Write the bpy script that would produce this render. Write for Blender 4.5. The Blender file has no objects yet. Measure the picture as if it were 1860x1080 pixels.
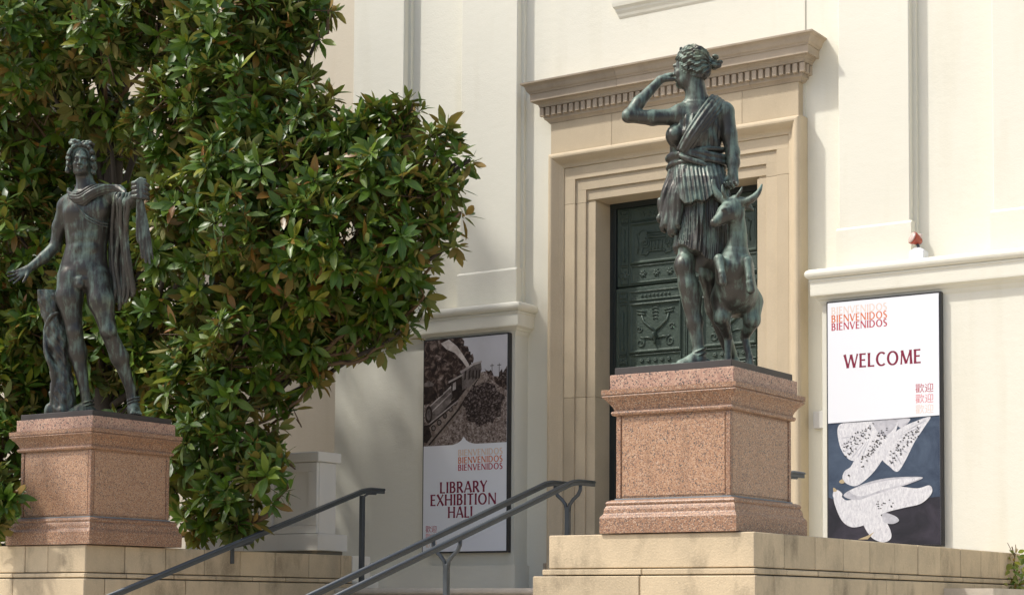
import bpy, bmesh, math, random
import numpy as np
from mathutils import Vector, Matrix

# ---------------------------------------------------------------- camera, sky, sun
SC = bpy.context.scene
COL = SC.collection
CAM_F, CAM_YAW, CAM_PITCH, CAM_ROLL, CAM_CY = 3281.6, 0.592211, 0.056675, 0.0061033, 912.43
_F = np.array([-math.sin(CAM_YAW)*math.cos(CAM_PITCH), math.cos(CAM_YAW)*math.cos(CAM_PITCH), math.sin(CAM_PITCH)])
_R0 = np.array([math.cos(CAM_YAW), math.sin(CAM_YAW), 0.0])
_U0 = np.cross(_R0, _F)
_R = math.cos(CAM_ROLL)*_R0 + math.sin(CAM_ROLL)*_U0
_U = -math.sin(CAM_ROLL)*_R0 + math.cos(CAM_ROLL)*_U0
cam = bpy.data.cameras.new('camera')
cam.sensor_width = 36.0
cam.lens = 36.0*CAM_F/1860.0
cam.shift_y = (CAM_CY-540.0)/1860.0
cam.clip_start = 0.1
cam.clip_end = 2000.0
cam_o = bpy.data.objects.new('camera', cam)
COL.objects.link(cam_o)
cam_o.matrix_world = Matrix(((_R[0], _U[0], -_F[0], 0), (_R[1], _U[1], -_F[1], 0), (_R[2], _U[2], -_F[2], 0), (0, 0, 0, 1)))
SC.camera = cam_o

SUN_DIR = Vector((-1.15, -1.0, 2.0)).normalized()      # towards the sun
world = bpy.data.worlds.new('World')
SC.world = world
world.use_nodes = True
wn = world.node_tree.nodes
wn.clear()
w_out = wn.new('ShaderNodeOutputWorld')
w_bg = wn.new('ShaderNodeBackground')
w_sky = wn.new('ShaderNodeTexSky')
w_sky.sky_type = 'NISHITA'
w_sky.sun_disc = False
w_sky.sun_elevation = math.asin(SUN_DIR.z)
w_sky.sun_rotation = math.atan2(SUN_DIR.x, SUN_DIR.y)
w_sky.dust_density = 4.0
w_sky.air_density = 1.0
w_sky.ozone_density = 1.0
w_bg.inputs['Strength'].default_value = 0.15
world.node_tree.links.new(w_sky.outputs[0], w_bg.inputs['Color'])
world.node_tree.links.new(w_bg.outputs[0], w_out.inputs['Surface'])
sun = bpy.data.lights.new('sun', 'SUN')
sun.energy = 2.7
sun.angle = math.radians(2.0)
sun.color = (1.0, 0.965, 0.90)
sun_o = bpy.data.objects.new('sun', sun)
COL.objects.link(sun_o)
sun_o.rotation_euler = SUN_DIR.to_track_quat('Z', 'Y').to_euler()
SC.view_settings.view_transform = 'Standard'
SC.view_settings.look = 'None'
SC.view_settings.gamma = 1.0
SC.view_settings.use_curve_mapping = False
SC.view_settings.exposure = 0.31

# ---------------------------------------------------------------- helpers
def ray(x, y):
    return _F + _R*((x-930.0)/CAM_F) - _U*((y-CAM_CY)/CAM_F)
def at(x, y, Y):
    r = ray(x, y); return r*(Y/r[1])

def tag(o, label=None, cat=None, group=None, kind=None):
    if label: o['label'] = label
    if cat: o['category'] = cat
    if group: o['group'] = group
    if kind: o['kind'] = kind
    return o
def empty(name, loc=(0, 0, 0), rz=0.0, label=None, cat=None, group=None):
    o = bpy.data.objects.new(name, None)
    COL.objects.link(o)
    o.location = loc
    o.rotation_euler = (0, 0, rz)
    o.empty_display_size = 0.1
    return tag(o, label, cat, group)
def link(name, me, mats, parent=None):
    o = bpy.data.objects.new(name, me)
    COL.objects.link(o)
    if mats is not None and len(me.materials) == 0:
        for m in (mats if isinstance(mats, (list, tuple)) else [mats]):
            me.materials.append(m)
    if parent is not None:
        o.parent = parent
        # children are modelled in world coordinates unless the parent was placed first
        o.matrix_parent_inverse = parent_inv(parent)
    return o
def parent_inv(p):
    m = Matrix.LocRotScale(p.location, p.rotation_euler, p.scale)
    q = p
    while q.parent is not None:
        m = Matrix.LocRotScale(q.parent.location, q.parent.rotation_euler, q.parent.scale) @ q.matrix_parent_inverse @ m
        q = q.parent
    return m.inverted()

class MB:
    """collects verts and faces for one mesh"""
    def __init__(self):
        self.v = []; self.f = []; self.sm = []
    def add(self, vs, fs, smooth=False):
        n = len(self.v)
        self.v += [tuple(p) for p in vs]
        self.f += [tuple(i+n for i in f) for f in fs]
        self.sm += [smooth]*len(fs)
        return self
    def box(self, x0, x1, y0, y1, z0, z1):
        vs = [(x, y, z) for z in (z0, z1) for y in (y0, y1) for x in (x0, x1)]
        return self.add(vs, [(0, 2, 3, 1), (4, 5, 7, 6), (0, 1, 5, 4), (2, 6, 7, 3), (0, 4, 6, 2), (1, 3, 7, 5)])
    def cbox(self, x0, x1, y0, y1, z0, z1, c=0.006):
        """box with chamfered edges"""
        X = (x0, x1); Y = (y0, y1); Z = (z0, z1); vs = []; idx = {}
        for i in (0, 1):
            for j in (0, 1):
                for k in (0, 1):
                    sx, sy, sz = (c if i == 0 else -c), (c if j == 0 else -c), (c if k == 0 else -c)
                    p = (X[i], Y[j], Z[k])
                    idx[i, j, k, 0] = len(vs); vs.append((p[0], p[1]+sy, p[2]+sz))
                    idx[i, j, k, 1] = len(vs); vs.append((p[0]+sx, p[1], p[2]+sz))
                    idx[i, j, k, 2] = len(vs); vs.append((p[0]+sx, p[1]+sy, p[2]))
        fs = []
        q = lambda *a: fs.append(tuple(idx[t] for t in a))
        q((0,0,0,0),(0,0,1,0),(0,1,1,0),(0,1,0,0)); q((1,0,0,0),(1,1,0,0),(1,1,1,0),(1,0,1,0))
        q((0,0,0,1),(1,0,0,1),(1,0,1,1),(0,0,1,1)); q((0,1,0,1),(0,1,1,1),(1,1,1,1),(1,1,0,1))
        q((0,0,0,2),(0,1,0,2),(1,1,0,2),(1,0,0,2)); q((0,0,1,2),(1,0,1,2),(1,1,1,2),(0,1,1,2))
        for j in (0, 1):
            for k in (0, 1): q((0,j,k,1),(1,j,k,1),(1,j,k,2),(0,j,k,2))
        for i in (0, 1):
            for k in (0, 1): q((i,0,k,0),(i,1,k,0),(i,1,k,2),(i,0,k,2))
        for i in (0, 1):
            for j in (0, 1): q((i,j,0,0),(i,j,1,0),(i,j,1,1),(i,j,0,1))
        for i in (0, 1):
            for j in (0, 1):
                for k in (0, 1): q((i,j,k,0),(i,j,k,1),(i,j,k,2))
        return self.add(vs, fs)
    def prism(self, pts, axis, a, b):
        """2-D outline extruded along an axis: axis 'x' -> pts are (y,z); 'y' -> (x,z); 'z' -> (x,y)"""
        n = len(pts)
        mk = {'x': lambda t, p: (t, p[0], p[1]), 'y': lambda t, p: (p[0], t, p[1]), 'z': lambda t, p: (p[0], p[1], t)}[axis]
        vs = [mk(a, p) for p in pts] + [mk(b, p) for p in pts]
        fs = [tuple(range(n))[::-1], tuple(range(n, 2*n))] + [(i, (i+1) % n, n+(i+1) % n, n+i) for i in range(n)]
        return self.add(vs, fs)
    def sweep_rect(self, prof, x0, x1, y0, y1, closed=True, smooth=False):
        """profile (p,z) swept round a rectangle, p = outset; mitred corners"""
        vs = []
        for p, z in prof:
            vs += [(x0-p, y0-p, z), (x1+p, y0-p, z), (x1+p, y1+p, z), (x0-p, y1+p, z)]
        fs = []
        for i in range(len(prof)-1):
            for k in range(4):
                a, b = 4*i+k, 4*i+(k+1) % 4
                fs.append((a, b, b+4, a+4))
        n = len(prof)-1
        fs.append((3, 2, 1, 0)); fs.append((4*n, 4*n+1, 4*n+2, 4*n+3))
        return self.add(vs, fs, smooth)
    def sweep_u(self, prof, x0, x1, yw):
        """profile (p,z) swept round three sides (left, front, right) of a projection from a wall at yw"""
        vs = []
        for p, z in prof:
            vs += [(x0-p, yw, z), (x0-p, self_y(yw, p), z), (x1+p, self_y(yw, p), z), (x1+p, yw, z)]
        fs = []
        for i in range(len(prof)-1):
            for k in range(3):
                a, b = 4*i+k, 4*i+k+1
                fs.append((a, b, b+4, a+4))
        n = 4*(len(prof)-1)
        fs.append((0, 3, 2, 1)); fs.append((n, n+1, n+2, n+3))
        return self.add(vs, fs)
    def tube(self, pts, rad, n=8, cap=True, smooth=True, flat=1.0):
        pts = [Vector(p) for p in pts]
        m = len(pts)
        rads = rad if isinstance(rad, (list, tuple)) else [rad]*m
        vs = []; fs = []
        t0 = (pts[1]-pts[0]).normalized()
        ref = Vector((0, 0, 1)) if abs(t0.z) < 0.9 else Vector((1, 0, 0))
        u = t0.cross(ref).normalized()
        for i in range(m):
            t = (pts[min(i+1, m-1)]-pts[max(i-1, 0)]).normalized()
            u = (u-t*u.dot(t)).normalized()
            w = t.cross(u)
            for k in range(n):
                a = 2*math.pi*k/n
                vs.append(pts[i]+(u*math.cos(a)+w*math.sin(a)*flat)*rads[i])
        for i in range(m-1):
            for k in range(n):
                fs.append((i*n+k, i*n+(k+1) % n, (i+1)*n+(k+1) % n, (i+1)*n+k))
        if cap:
            fs.append(tuple(range(n))[::-1]); fs.append(tuple(range((m-1)*n, m*n)))
        return self.add(vs, fs, smooth)
    def lathe(self, prof, cx, cy, n=20, smooth=True):
        vs = []; fs = []
        for r, z in prof:
            for k in range(n):
                a = 2*math.pi*k/n
                vs.append((cx+r*math.cos(a), cy+r*math.sin(a), z))
        for i in range(len(prof)-1):
            for k in range(n):
                fs.append((i*n+k, i*n+(k+1) % n, (i+1)*n+(k+1) % n, (i+1)*n+k))
        fs.append(tuple(range(n))[::-1]); fs.append(tuple(range((len(prof)-1)*n, len(prof)*n)))
        return self.add(vs, fs, smooth)
    def mesh(self, name='mesh', recalc=True):
        me = bpy.data.meshes.new(name)
        me.from_pydata(self.v, [], self.f)
        me.polygons.foreach_set('use_smooth', self.sm)
        if recalc:
            bm = bmesh.new(); bm.from_mesh(me)
            bmesh.ops.recalc_face_normals(bm, faces=bm.faces)
            bm.to_mesh(me); bm.free()
        me.update()
        return me
    def build(self, name, mat, parent=None, recalc=True):
        return link(name, self.mesh(name, recalc), mat, parent)
def self_y(yw, p):
    return yw-p

# ---------------------------------------------------------------- materials
def new_mat(name):
    m = bpy.data.materials.new(name); m.use_nodes = True
    nt = m.node_tree; nt.nodes.clear()
    out = nt.nodes.new('ShaderNodeOutputMaterial')
    b = nt.nodes.new('ShaderNodeBsdfPrincipled')
    nt.links.new(b.outputs[0], out.inputs['Surface'])
    return m, nt, b
def N(nt, kind, **kw):
    n = nt.nodes.new('ShaderNode'+kind)
    for k, v in kw.items():
        if k in n.inputs: n.inputs[k].default_value = v
        else: setattr(n, k, v)
    return n
def coords(nt, scale=(1, 1, 1), obj=True):
    t = N(nt, 'TexCoord'); mp = N(nt, 'Mapping')
    mp.inputs['Scale'].default_value = scale
    # world position, so that neighbouring pieces differ
    g = N(nt, 'NewGeometry')
    nt.links.new(g.outputs['Position'] if obj else t.outputs['Object'], mp.inputs['Vector'])
    return mp.outputs[0]
def noise(nt, vec, scale, detail=4.0, rough=0.55, dist=0.0):
    n = N(nt, 'TexNoise'); n.inputs['Scale'].default_value = scale
    n.inputs['Detail'].default_value = detail; n.inputs['Roughness'].default_value = rough
    n.inputs['Distortion'].default_value = dist
    nt.links.new(vec, n.inputs['Vector'])
    return n.outputs['Fac']
def ramp(nt, fac, stops):
    r = N(nt, 'ValToRGB')
    while len(r.color_ramp.elements) < len(stops): r.color_ramp.elements.new(0.5)
    for e, (p, c) in zip(r.color_ramp.elements, stops):
        e.position = p; e.color = (c[0], c[1], c[2], 1) if not isinstance(c, (int, float)) else (c, c, c, 1)
    nt.links.new(fac, r.inputs['Fac'])
    return r.outputs['Color']
def mix(nt, a, b, fac, mode='MIX'):
    m = N(nt, 'MixRGB'); m.blend_type = mode
    for s, v in (('Fac', fac), ('Color1', a), ('Color2', b)):
        if hasattr(v, 'links'): nt.links.new(v, m.inputs[s])
        elif isinstance(v, (int, float)): m.inputs[s].default_value = v if s == 'Fac' else (v, v, v, 1)
        else: m.inputs[s].default_value = (v[0], v[1], v[2], 1)
    return m.outputs[0]
def bump(nt, b, h, strength=0.3, dist=0.01):
    n = N(nt, 'Bump'); n.inputs['Strength'].default_value = strength; n.inputs['Distance'].default_value = dist
    nt.links.new(h, n.inputs['Height']); nt.links.new(n.outputs[0], b.inputs['Normal'])
def setc(nt, b, c):
    if hasattr(c, 'links'): nt.links.new(c, b.inputs['Base Color'])
    else: b.inputs['Base Color'].default_value = (c[0], c[1], c[2], 1)

def m_plain(name, col, rough=0.6, metal=0.0, var=0.12, sc=6.0, bmp=0.0):
    m, nt, b = new_mat(name)
    v = coords(nt)
    f = noise(nt, v, sc)
    setc(nt, b, mix(nt, [c*(1-var) for c in col], [min(1, c*(1+var)) for c in col], f))
    b.inputs['Roughness'].default_value = rough; b.inputs['Metallic'].default_value = metal
    if bmp: bump(nt, b, noise(nt, v, sc*12), bmp, 0.004)
    return m
def m_plaster(name, col, stain=0.12, trow=0.35):
    m, nt, b = new_mat(name)
    v = coords(nt); vs = coords(nt, (1.6, 1.6, 0.22)); vt = coords(nt, (1.0, 1.0, 1.7))
    c = mix(nt, col, [x*(1-stain) for x in col], noise(nt, v, 0.9, 5))
    c = mix(nt, c, (col[0]*0.80, col[1]*0.78, col[2]*0.72), ramp(nt, noise(nt, vs, 2.2, 5), [(0.54, 0.0), (0.85, 0.6)]))
    c = mix(nt, c, (col[0]*0.93, col[1]*0.92, col[2]*0.90), ramp(nt, noise(nt, v, 28, 3), [(0.5, 0.0), (0.8, 0.5)]))
    setc(nt, b, c)
    b.inputs['Roughness'].default_value = 0.75
    b.inputs['Specular IOR Level'].default_value = 0.25
    h = mix(nt, noise(nt, vt, 9, 5), noise(nt, v, 70, 2), 0.35)
    bump(nt, b, h, trow*0.75, 0.012)
    return m
def m_stone(name, col, dark, grain=60.0, streak=0.5, bmp=0.35, mott=1.0):
    m, nt, b = new_mat(name)
    v = coords(nt); vs = coords(nt, (2.2, 2.2, 1.1)); oi = N(nt, 'ObjectInfo')
    c = mix(nt, col, dark, ramp(nt, noise(nt, v, 2.3, 6, 0.62), [(0.38, 0.0), (0.75, 0.8*mott)]))
    c = mix(nt, c, [x*0.55 for x in dark], ramp(nt, noise(nt, vs, 2.1, 5, 0.6), [(0.51, 0.0), (0.74, streak)]))
    c = mix(nt, c, [min(1, x*1.12) for x in col], ramp(nt, noise(nt, v, grain, 3), [(0.5, 0.0), (0.75, 0.45)]))
    c = mix(nt, c, [x*0.62 for x in col], ramp(nt, noise(nt, v, grain*1.7, 2), [(0.62, 0.0), (0.78, 0.55)]))
    r = N(nt, 'MapRange'); nt.links.new(oi.outputs['Random'], r.inputs[0])
    r.inputs[3].default_value = 0.90; r.inputs[4].default_value = 1.08
    hs = N(nt, 'HueSaturation'); nt.links.new(r.outputs[0], hs.inputs['Value']); nt.links.new(c, hs.inputs['Color'])
    setc(nt, b, hs.outputs[0])
    b.inputs['Roughness'].default_value = 0.85; b.inputs['Specular IOR Level'].default_value = 0.25
    bump(nt, b, mix(nt, noise(nt, v, grain, 4), noise(nt, v, 7, 4), 0.4), bmp, 0.012)
    return m
def m_granite(name, rough=0.35, tone=(0.385, 0.215, 0.125), big=1.0):
    m, nt, b = new_mat(name)
    v = coords(nt)
    vo = N(nt, 'TexVoronoi'); vo.inputs['Scale'].default_value = 170.0/big; nt.links.new(v, vo.inputs['Vector'])
    sep = N(nt, 'SeparateColor'); nt.links.new(vo.outputs['Color'], sep.inputs[0])
    c = ramp(nt, sep.outputs[0], [(0.0, (0.07, 0.06, 0.055)), (0.13, (0.13, 0.10, 0.085)), (0.17, (tone[0]*0.75, tone[1]*0.70, tone[2]*0.7)),
             (0.5, tone), (0.80, (tone[0]*1.2, tone[1]*1.28, tone[2]*1.25)), (1.0, (0.52, 0.38, 0.28))])
    c = mix(nt, c, (tone[0]*0.55, tone[1]*0.55, tone[2]*0.55), ramp(nt, noise(nt, coords(nt, (2.5, 2.5, 0.35)), 2.4, 4), [(0.52, 0.0), (0.78, 0.55)]))
    c = mix(nt, c, (0.12, 0.10, 0.09), ramp(nt, noise(nt, v, 330/big, 2), [(0.62, 0.0), (0.7, 0.7)]))
    setc(nt, b, c)
    b.inputs['Roughness'].default_value = rough
    return m
def m_bronze(name, patina=0.5, dark=(0.030, 0.027, 0.024), green=(0.135, 0.235, 0.195)):
    m, nt, b = new_mat(name)
    v = coords(nt); vs = coords(nt, (9, 9, 1.3)); vb = coords(nt, (1, 1, 0.8))
    brown = mix(nt, dark, (0.078, 0.070, 0.060), noise(nt, v, 5, 5))
    g = N(nt, 'NewGeometry'); sx = N(nt, 'SeparateXYZ'); nt.links.new(g.outputs['Normal'], sx.inputs[0])
    up = N(nt, 'MapRange'); nt.links.new(sx.outputs['Z'], up.inputs[0])
    up.inputs[1].default_value = -0.6; up.inputs[2].default_value = 1.0; up.inputs[3].default_value = -0.07; up.inputs[4].default_value = 0.10
    nz = mix(nt, noise(nt, vs, 3.0, 6, 0.66), noise(nt, vb, 6.5, 6, 0.70), 0.45)
    ad = N(nt, 'Math'); ad.operation = 'ADD'; nt.links.new(nz, ad.inputs[0]); nt.links.new(up.outputs[0], ad.inputs[1])
    fac = ramp(nt, ad.outputs[0], [(0.535-0.10*patina, 0.0), (0.70-0.10*patina, 0.95)])
    gr = mix(nt, green, (0.19, 0.26, 0.22), noise(nt, v, 30, 3))
    gr = mix(nt, gr, (0.25, 0.27, 0.14), ramp(nt, noise(nt, v, 2.7, 3), [(0.58, 0.0), (0.72, 0.6)]))
    setc(nt, b, mix(nt, brown, gr, fac))
    rr = mix(nt, 0.36, 0.62, fac)
    nt.links.new(rr, b.inputs['Roughness'])
    mm = mix(nt, 0.40, 0.05, fac)
    nt.links.new(mm, b.inputs['Metallic'])
    bump(nt, b, mix(nt, noise(nt, v, 45, 4), noise(nt, v, 160, 2), 0.4), 0.22, 0.006)
    return m

M = {}
M['wall'] = m_plaster('painted_plaster', (0.81, 0.79, 0.68))
M['wall_far'] = m_plaster('warm_plaster_shade_toned', (0.64, 0.58, 0.47))  # warm plaster, darker than the main wall: tree shade put into its colour
M['cream'] = m_plaster('cream_paint', (0.80, 0.77, 0.68), 0.06, 0.15)
M['white_paint'] = m_plaster('white_pier_paint', (0.80, 0.78, 0.72), 0.16, 0.15)
M['sand'] = m_stone('carved_sandstone', (0.57, 0.475, 0.335), (0.47, 0.385, 0.265), 90, 0.18, 0.18, 0.7)
M['sand_dk'] = m_stone('weathered_sandstone', (0.46, 0.385, 0.295), (0.36, 0.295, 0.22), 90, 0.30, 0.2, 0.8)
M['base'] = m_stone('cast_stone_block', (0.60, 0.485, 0.325), (0.42, 0.345, 0.235), 75, 0.8, 0.45, 1.2)
M['mortar'] = m_plain('mortar', (0.20, 0.18, 0.14), 0.95)
M['granite'] = m_granite('pink_granite', 0.42)
M['granite_pol'] = m_granite('polished_pink_granite', 0.5, (0.31, 0.165, 0.095))
M['granite_top'] = m_granite('coarse_pink_granite', 0.5, (0.42, 0.25, 0.18), 1.4)
M['joint'] = m_plain('lead_joint', (0.22, 0.25, 0.27), 0.7)
M['bronze'] = m_bronze('patinated_bronze', 0.86, (0.036, 0.036, 0.031), (0.150, 0.228, 0.172))
M['bronze_dk'] = m_bronze('dark_bronze', 0.62, (0.033, 0.032, 0.028), (0.128, 0.192, 0.146))
M['slab'] = m_plain('dark_bronze_slab', (0.055, 0.048, 0.045), 0.55, 0.3, 0.35, 4)
M['rail'] = m_plain('painted_iron', (0.070, 0.082, 0.092), 0.42, 0.35, 0.15, 9)
M['frame'] = m_plain('black_frame', (0.025, 0.024, 0.024), 0.35)
M['paving'] = m_stone('paving', (0.52, 0.48, 0.41), (0.43, 0.39, 0.33), 50, 0.2)
M['step'] = m_stone('step_stone', (0.60, 0.53, 0.43), (0.48, 0.42, 0.33), 60, 0.3)
M['soil'] = m_plain('soil', (0.07, 0.05, 0.035), 0.95, 0, 0.4, 5, 0.6)
def m_door():
    m, nt, b = new_mat('green_bronze_door')
    v = coords(nt)
    c = mix(nt, (0.034, 0.054, 0.043), (0.070, 0.098, 0.076), noise(nt, v, 6, 6))
    c = mix(nt, c, (0.11, 0.17, 0.13), ramp(nt, noise(nt, coords(nt, (5, 5, 0.8)), 3, 5), [(0.60, 0.0), (0.85, 0.5)]))
    setc(nt, b, c)
    b.inputs['Roughness'].default_value = 0.48; b.inputs['Metallic'].default_value = 0.15
    bump(nt, b, noise(nt, v, 38, 5), 0.5, 0.012)
    return m
M['door'] = m_door()

# ---------------------------------------------------------------- setting: ground, steps, landing
AX = -8.325                     # axis of the entrance
STONE = 0.46                    # top of the stone podiums
LAND = 0.15                     # landing in front of the door
GRND = -1.62
YU, YP, YL = 15.15, 15.03, 14.92   # upper wall, pilasters, projecting lower wall

g = MB(); g.add([(-60, -40, GRND), (60, -40, GRND), (60, 60, GRND), (-60, 60, GRND)], [(0, 1, 2, 3)])
tag(g.build('ground', M['paving']), kind='structure')
lb = MB(); lb.box(-12.3, -4.5, 13.06, 15.6, GRND+0.02, LAND-0.002)
tag(lb.build('landing', M['step']), kind='structure')
# garden bed behind the left podium
gb = MB(); gb.box(-40, -12.31, 10.3, 18, GRND+0.01, 0.30); gb.box(-12.31, -10.80, 10.3, 12.95, GRND+0.01, 0.30)
tag(gb.build('garden_bed', M['soil']), kind='structure')
st = empty('steps', (AX, 9.5, GRND)); tag(st, kind='structure')
n = 12
for i in range(n):
    z1 = LAND - 0.147*i
    y0 = 13.0-0.46*i
    s = MB()
    yb = y0+0.46 if i else y0+0.42
    # rounded nosing
    prof = [(yb, z1-0.147), (yb, z1)]
    for k in range(7):
        a = math.pi/2+math.pi*k/6
        prof.append((y0+0.03*math.cos(a), z1-0.03+0.03*math.sin(a)))
    prof += [(y0+0.02, z1-0.06), (y0+0.02, z1-0.147)]
    s.prism(prof, 'x', -10.695, -6.025)
    s.build('step', M['step'], st)

# ---------------------------------------------------------------- the library building
B = empty('library_building', (AX, YU, LAND), 0, 'cream plastered library building with sandstone doorway and pilasters', 'building')
w = MB()
w.box(-12.24, -9.70, YU, YU+0.8, -1.6, 9.5)
w.box(-6.95, 2.5, YU, YU+0.8, -1.6, 9.5)
w.box(-9.70, -6.95, YU-0.012, YU+0.8, 4.3, 9.5)
w.build('upper_wall', M['wall'], B)
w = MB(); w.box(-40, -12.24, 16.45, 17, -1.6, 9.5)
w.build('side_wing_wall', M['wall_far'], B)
def pilaster(x0, x1, zb=3.40):
    p = MB(); p.cbox(x0, x1, YP, YU+0.05, zb-0.02, 9.4, 0.008)
    o = p.build('pilaster', M['wall'], B)
    q = MB(); q.prism([(YP-0.022, 2.9), (YP-0.022, zb-0.015), (YP-0.002, zb+0.008), (YU+0.05, zb+0.008), (YU+0.05, 2.9)], 'x', x0-0.018, x1+0.018)
    q.build('pilaster_base', M['wall'], o)
    # small step beside the shaft, the darker second return
    r = MB(); r.box(x1-0.05, x1+0.035, YP+0.075, YU+0.04, 2.9, 9.4)
    r.build('pilaster_step', M['wall'], o)
for x0, x1 in ((-12.22, -11.53), (-10.78, -10.08), (-6.575, -5.90), (-5.15, -4.45), (-2.9, -2.2)):
    pilaster(x0, x1)
# lower projecting walls with their moulded ledges
LEDGE = [(0.0, 2.70), (0.012, 2.72), (0.020, 2.742), (0.035, 2.752), (0.042, 2.765), (0.078, 2.785), (0.080, 2.800),
         (0.080, 2.905), (0.088, 2.915), (0.088, 2.930)]
for k in range(9):
    a = -math.pi/2+math.pi*k/8
    LEDGE.append((0.075+0.046*math.cos(a), 2.978+0.046*math.sin(a)))
LEDGE += [(0.0, 3.035)]
def low_wall(x0, x1):
    lw = MB(); lw.box(x0, x1, YL, YU+0.03, -1.6, 2.71)
    o = lw.build('lower_wall', M['wall'], B)
    vs = []; fs = []
    m = MB()
    for p, z in LEDGE:
        vs += [(x0-p, YU+0.02, z), (x0-p, YL-p, z), (x1+p, YL-p, z), (x1+p, YU+0.02, z)]
    for i in range(len(LEDGE)-1):
        for k in range(3):
            a, b_ = 4*i+k, 4*i+k+1
            fs.append((a, b_, b_+4, a+4))
    q = 4*(len(LEDGE)-1)
    fs.append((0, 3, 2, 1)); fs.append((q, q+1, q+2, q+3))
    m.add(vs, fs)
    m.build('ledge', M['wall'], o)
    s = MB(); s.box(x0-0.03, x1+0.03, YL-0.03, YU+0.02, -1.6, 0.40)
    s.build('skirting', M['wall'], o)
low_wall(-12.33, -10.01)
low_wall(-6.69, 2.4)
# window sill and apron above the door
SIL = [(0.0, 5.78), (0.03, 5.80), (0.05, 5.825), (0.085, 5.85), (0.095, 5.87), (0.15, 5.895), (0.165, 5.93), (0.17, 5.98), (0.0, 6.0)]
m = MB(); vs = []; fs = []
for p, z in SIL:
    vs += [(-8.935-p*.36, YU+0.02, z), (-8.935-p*.36, YU-0.014-p*.36, z), (-7.71+p*.36, YU-0.014-p*.36, z), (-7.71+p*.36, YU+0.02, z)]
for i in range(len(SIL)-1):
    for k in range(3): fs.append((4*i+k, 4*i+k+1, 4*i+k+5, 4*i+k+4))
fs += [(0, 3, 2, 1), (32, 33, 34, 35)]
m.add(vs, fs); m.build('window_sill', M['wall'], B)

# ---- door surround
DX0, DX1, DTOP = -9.186, -7.424, 4.008
DS = MB().box(-9.60, -9.20, YU-0.03, 15.44, LAND, 4.30)
DS.box(-7.41, -7.01, YU-0.03, 15.44, LAND, 4.30).box(-9.60, -7.01, YU-0.028, 15.44, 4.03, 4.31)
S = DS.build('door_surround', M['sand'], B)
def fascia(off0, off1, yf, name='fascia'):
    """one band of the architrave: offsets are distances out from the opening; jamb blocks and lintel"""
    for side in (-1, 1):
        x_in = DX0-off0 if side < 0 else DX1+off0
        x_out = DX0-off1 if side < 0 else DX1+off1
        xa, xb = min(x_in, x_out), max(x_in, x_out)
        zj = [LAND+0.001, 0.42, 2.05, 3.985]
        for i in range(3):
            b_ = MB(); b_.cbox(xa, xb, yf, YU+0.2 if off0 > 0 else 15.42, zj[i]+0.0015, zj[i+1]-0.0015, 0.003)
            b_.build('jamb_block', M['sand'], S)
    b_ = MB(); b_.cbox(DX0-off1, DX1+off1, yf, YU+0.2 if off0 > 0 else 15.42, max(DTOP+off0, 3.988), DTOP+off1, 0.003)
    b_.build('lintel', M['sand'], S)
    for side in (-1, 1):   # the short piece between jamb joint and mitre
        xa, xb = (DX0-off1, DX0-off0) if side < 0 else (DX1+off0, DX1+off1)
        if off0 > 0:
            b_ = MB(); b_.box(xa, xb, yf+0.0005, YU+0.2, 3.987, DTOP+off0+0.002)
            b_.build('lintel_end', M['sand'], S)
fascia(0.0, 0.102, 15.105)
fascia(0.1025, 0.218, 15.085)
fascia(0.2185, 0.340, 15.065)
# outer moulding (cyma) of the architrave, mitred round the door
prof = [(0.3405, 15.075), (0.345, 15.055), (0.365, 15.050), (0.385, 15.035), (0.405, 15.008), (0.425, 14.985), (0.440, 14.972), (0.455, 14.970), (0.470, 14.975), (0.485, 14.99), (0.492, 15.02), (0.492, YU+0.02)]
m = MB(); vs = []; fs = []
for off, y in prof:
    vs += [(DX0-off, y, LAND+0.002), (DX0-off, y, DTOP+off), (DX1+off, y, DTOP+off), (DX1+off, y, LAND+0.002)]
for i in range(len(prof)-1):
    for k in range(3): fs.append((4*i+k, 4*i+k+1, 4*i+k+5, 4*i+k+4))
m.add(vs, fs); m.build('outer_moulding', M['sand'], S)
# frieze stones
fx = [-9.68, -8.97, -8.25, -7.55, -6.972]
for i in range(4):
    b_ = MB(); b_.cbox(fx[i]+0.001, fx[i+1]-0.001, 15.045, YU+0.02, 4.502, 4.823, 0.003)
    b_.build('frieze_stone', M['sand'], S)
# cornice: crown, corona, dentil band and dentils
CX0, CX1, CY = -9.69, -6.962, 15.05
def cprof(pr, name, mat, pieces):
    xs = [CX0]+pieces+[CX1]
    for i in range(len(xs)-1):
        first, last = i == 0, i == len(xs)-2
        vs = []; fs = []; mm = MB()
        for p, z in pr:
            xa = xs[i]-p if first else xs[i]+0.0012
            xb = xs[i+1]+p if last else xs[i+1]-0.0012
            vs += [(xa, YU+0.02, z), (xa, CY-p, z), (xb, CY-p, z), (xb, YU+0.02, z)]
        for j in range(len(pr)-1):
            for k in range(3): fs.append((4*j+k, 4*j+k+1, 4*j+k+5, 4*j+k+4))
        q = 4*(len(pr)-1)
        fs += [(0, 3, 2, 1), (q, q+1, q+2, q+3)]
        mm.add(vs, fs); mm.build(name, mat, S)
crown = [(0.10, 5.036), (0.148, 5.034), (0.148, 5.108), (0.158, 5.110), (0.158, 5.118), (0.163, 5.124), (0.172, 5.132), (0.180, 5.148), (0.186, 5.168), (0.196, 5.184), (0.212, 5.194), (0.223, 5.198), (0.225, 5.214), (0.215, 5.217), (0.0, 5.226)]
cprof(crown, 'cornice_crown', M['sand_dk'], [-8.83, -7.85])
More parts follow.
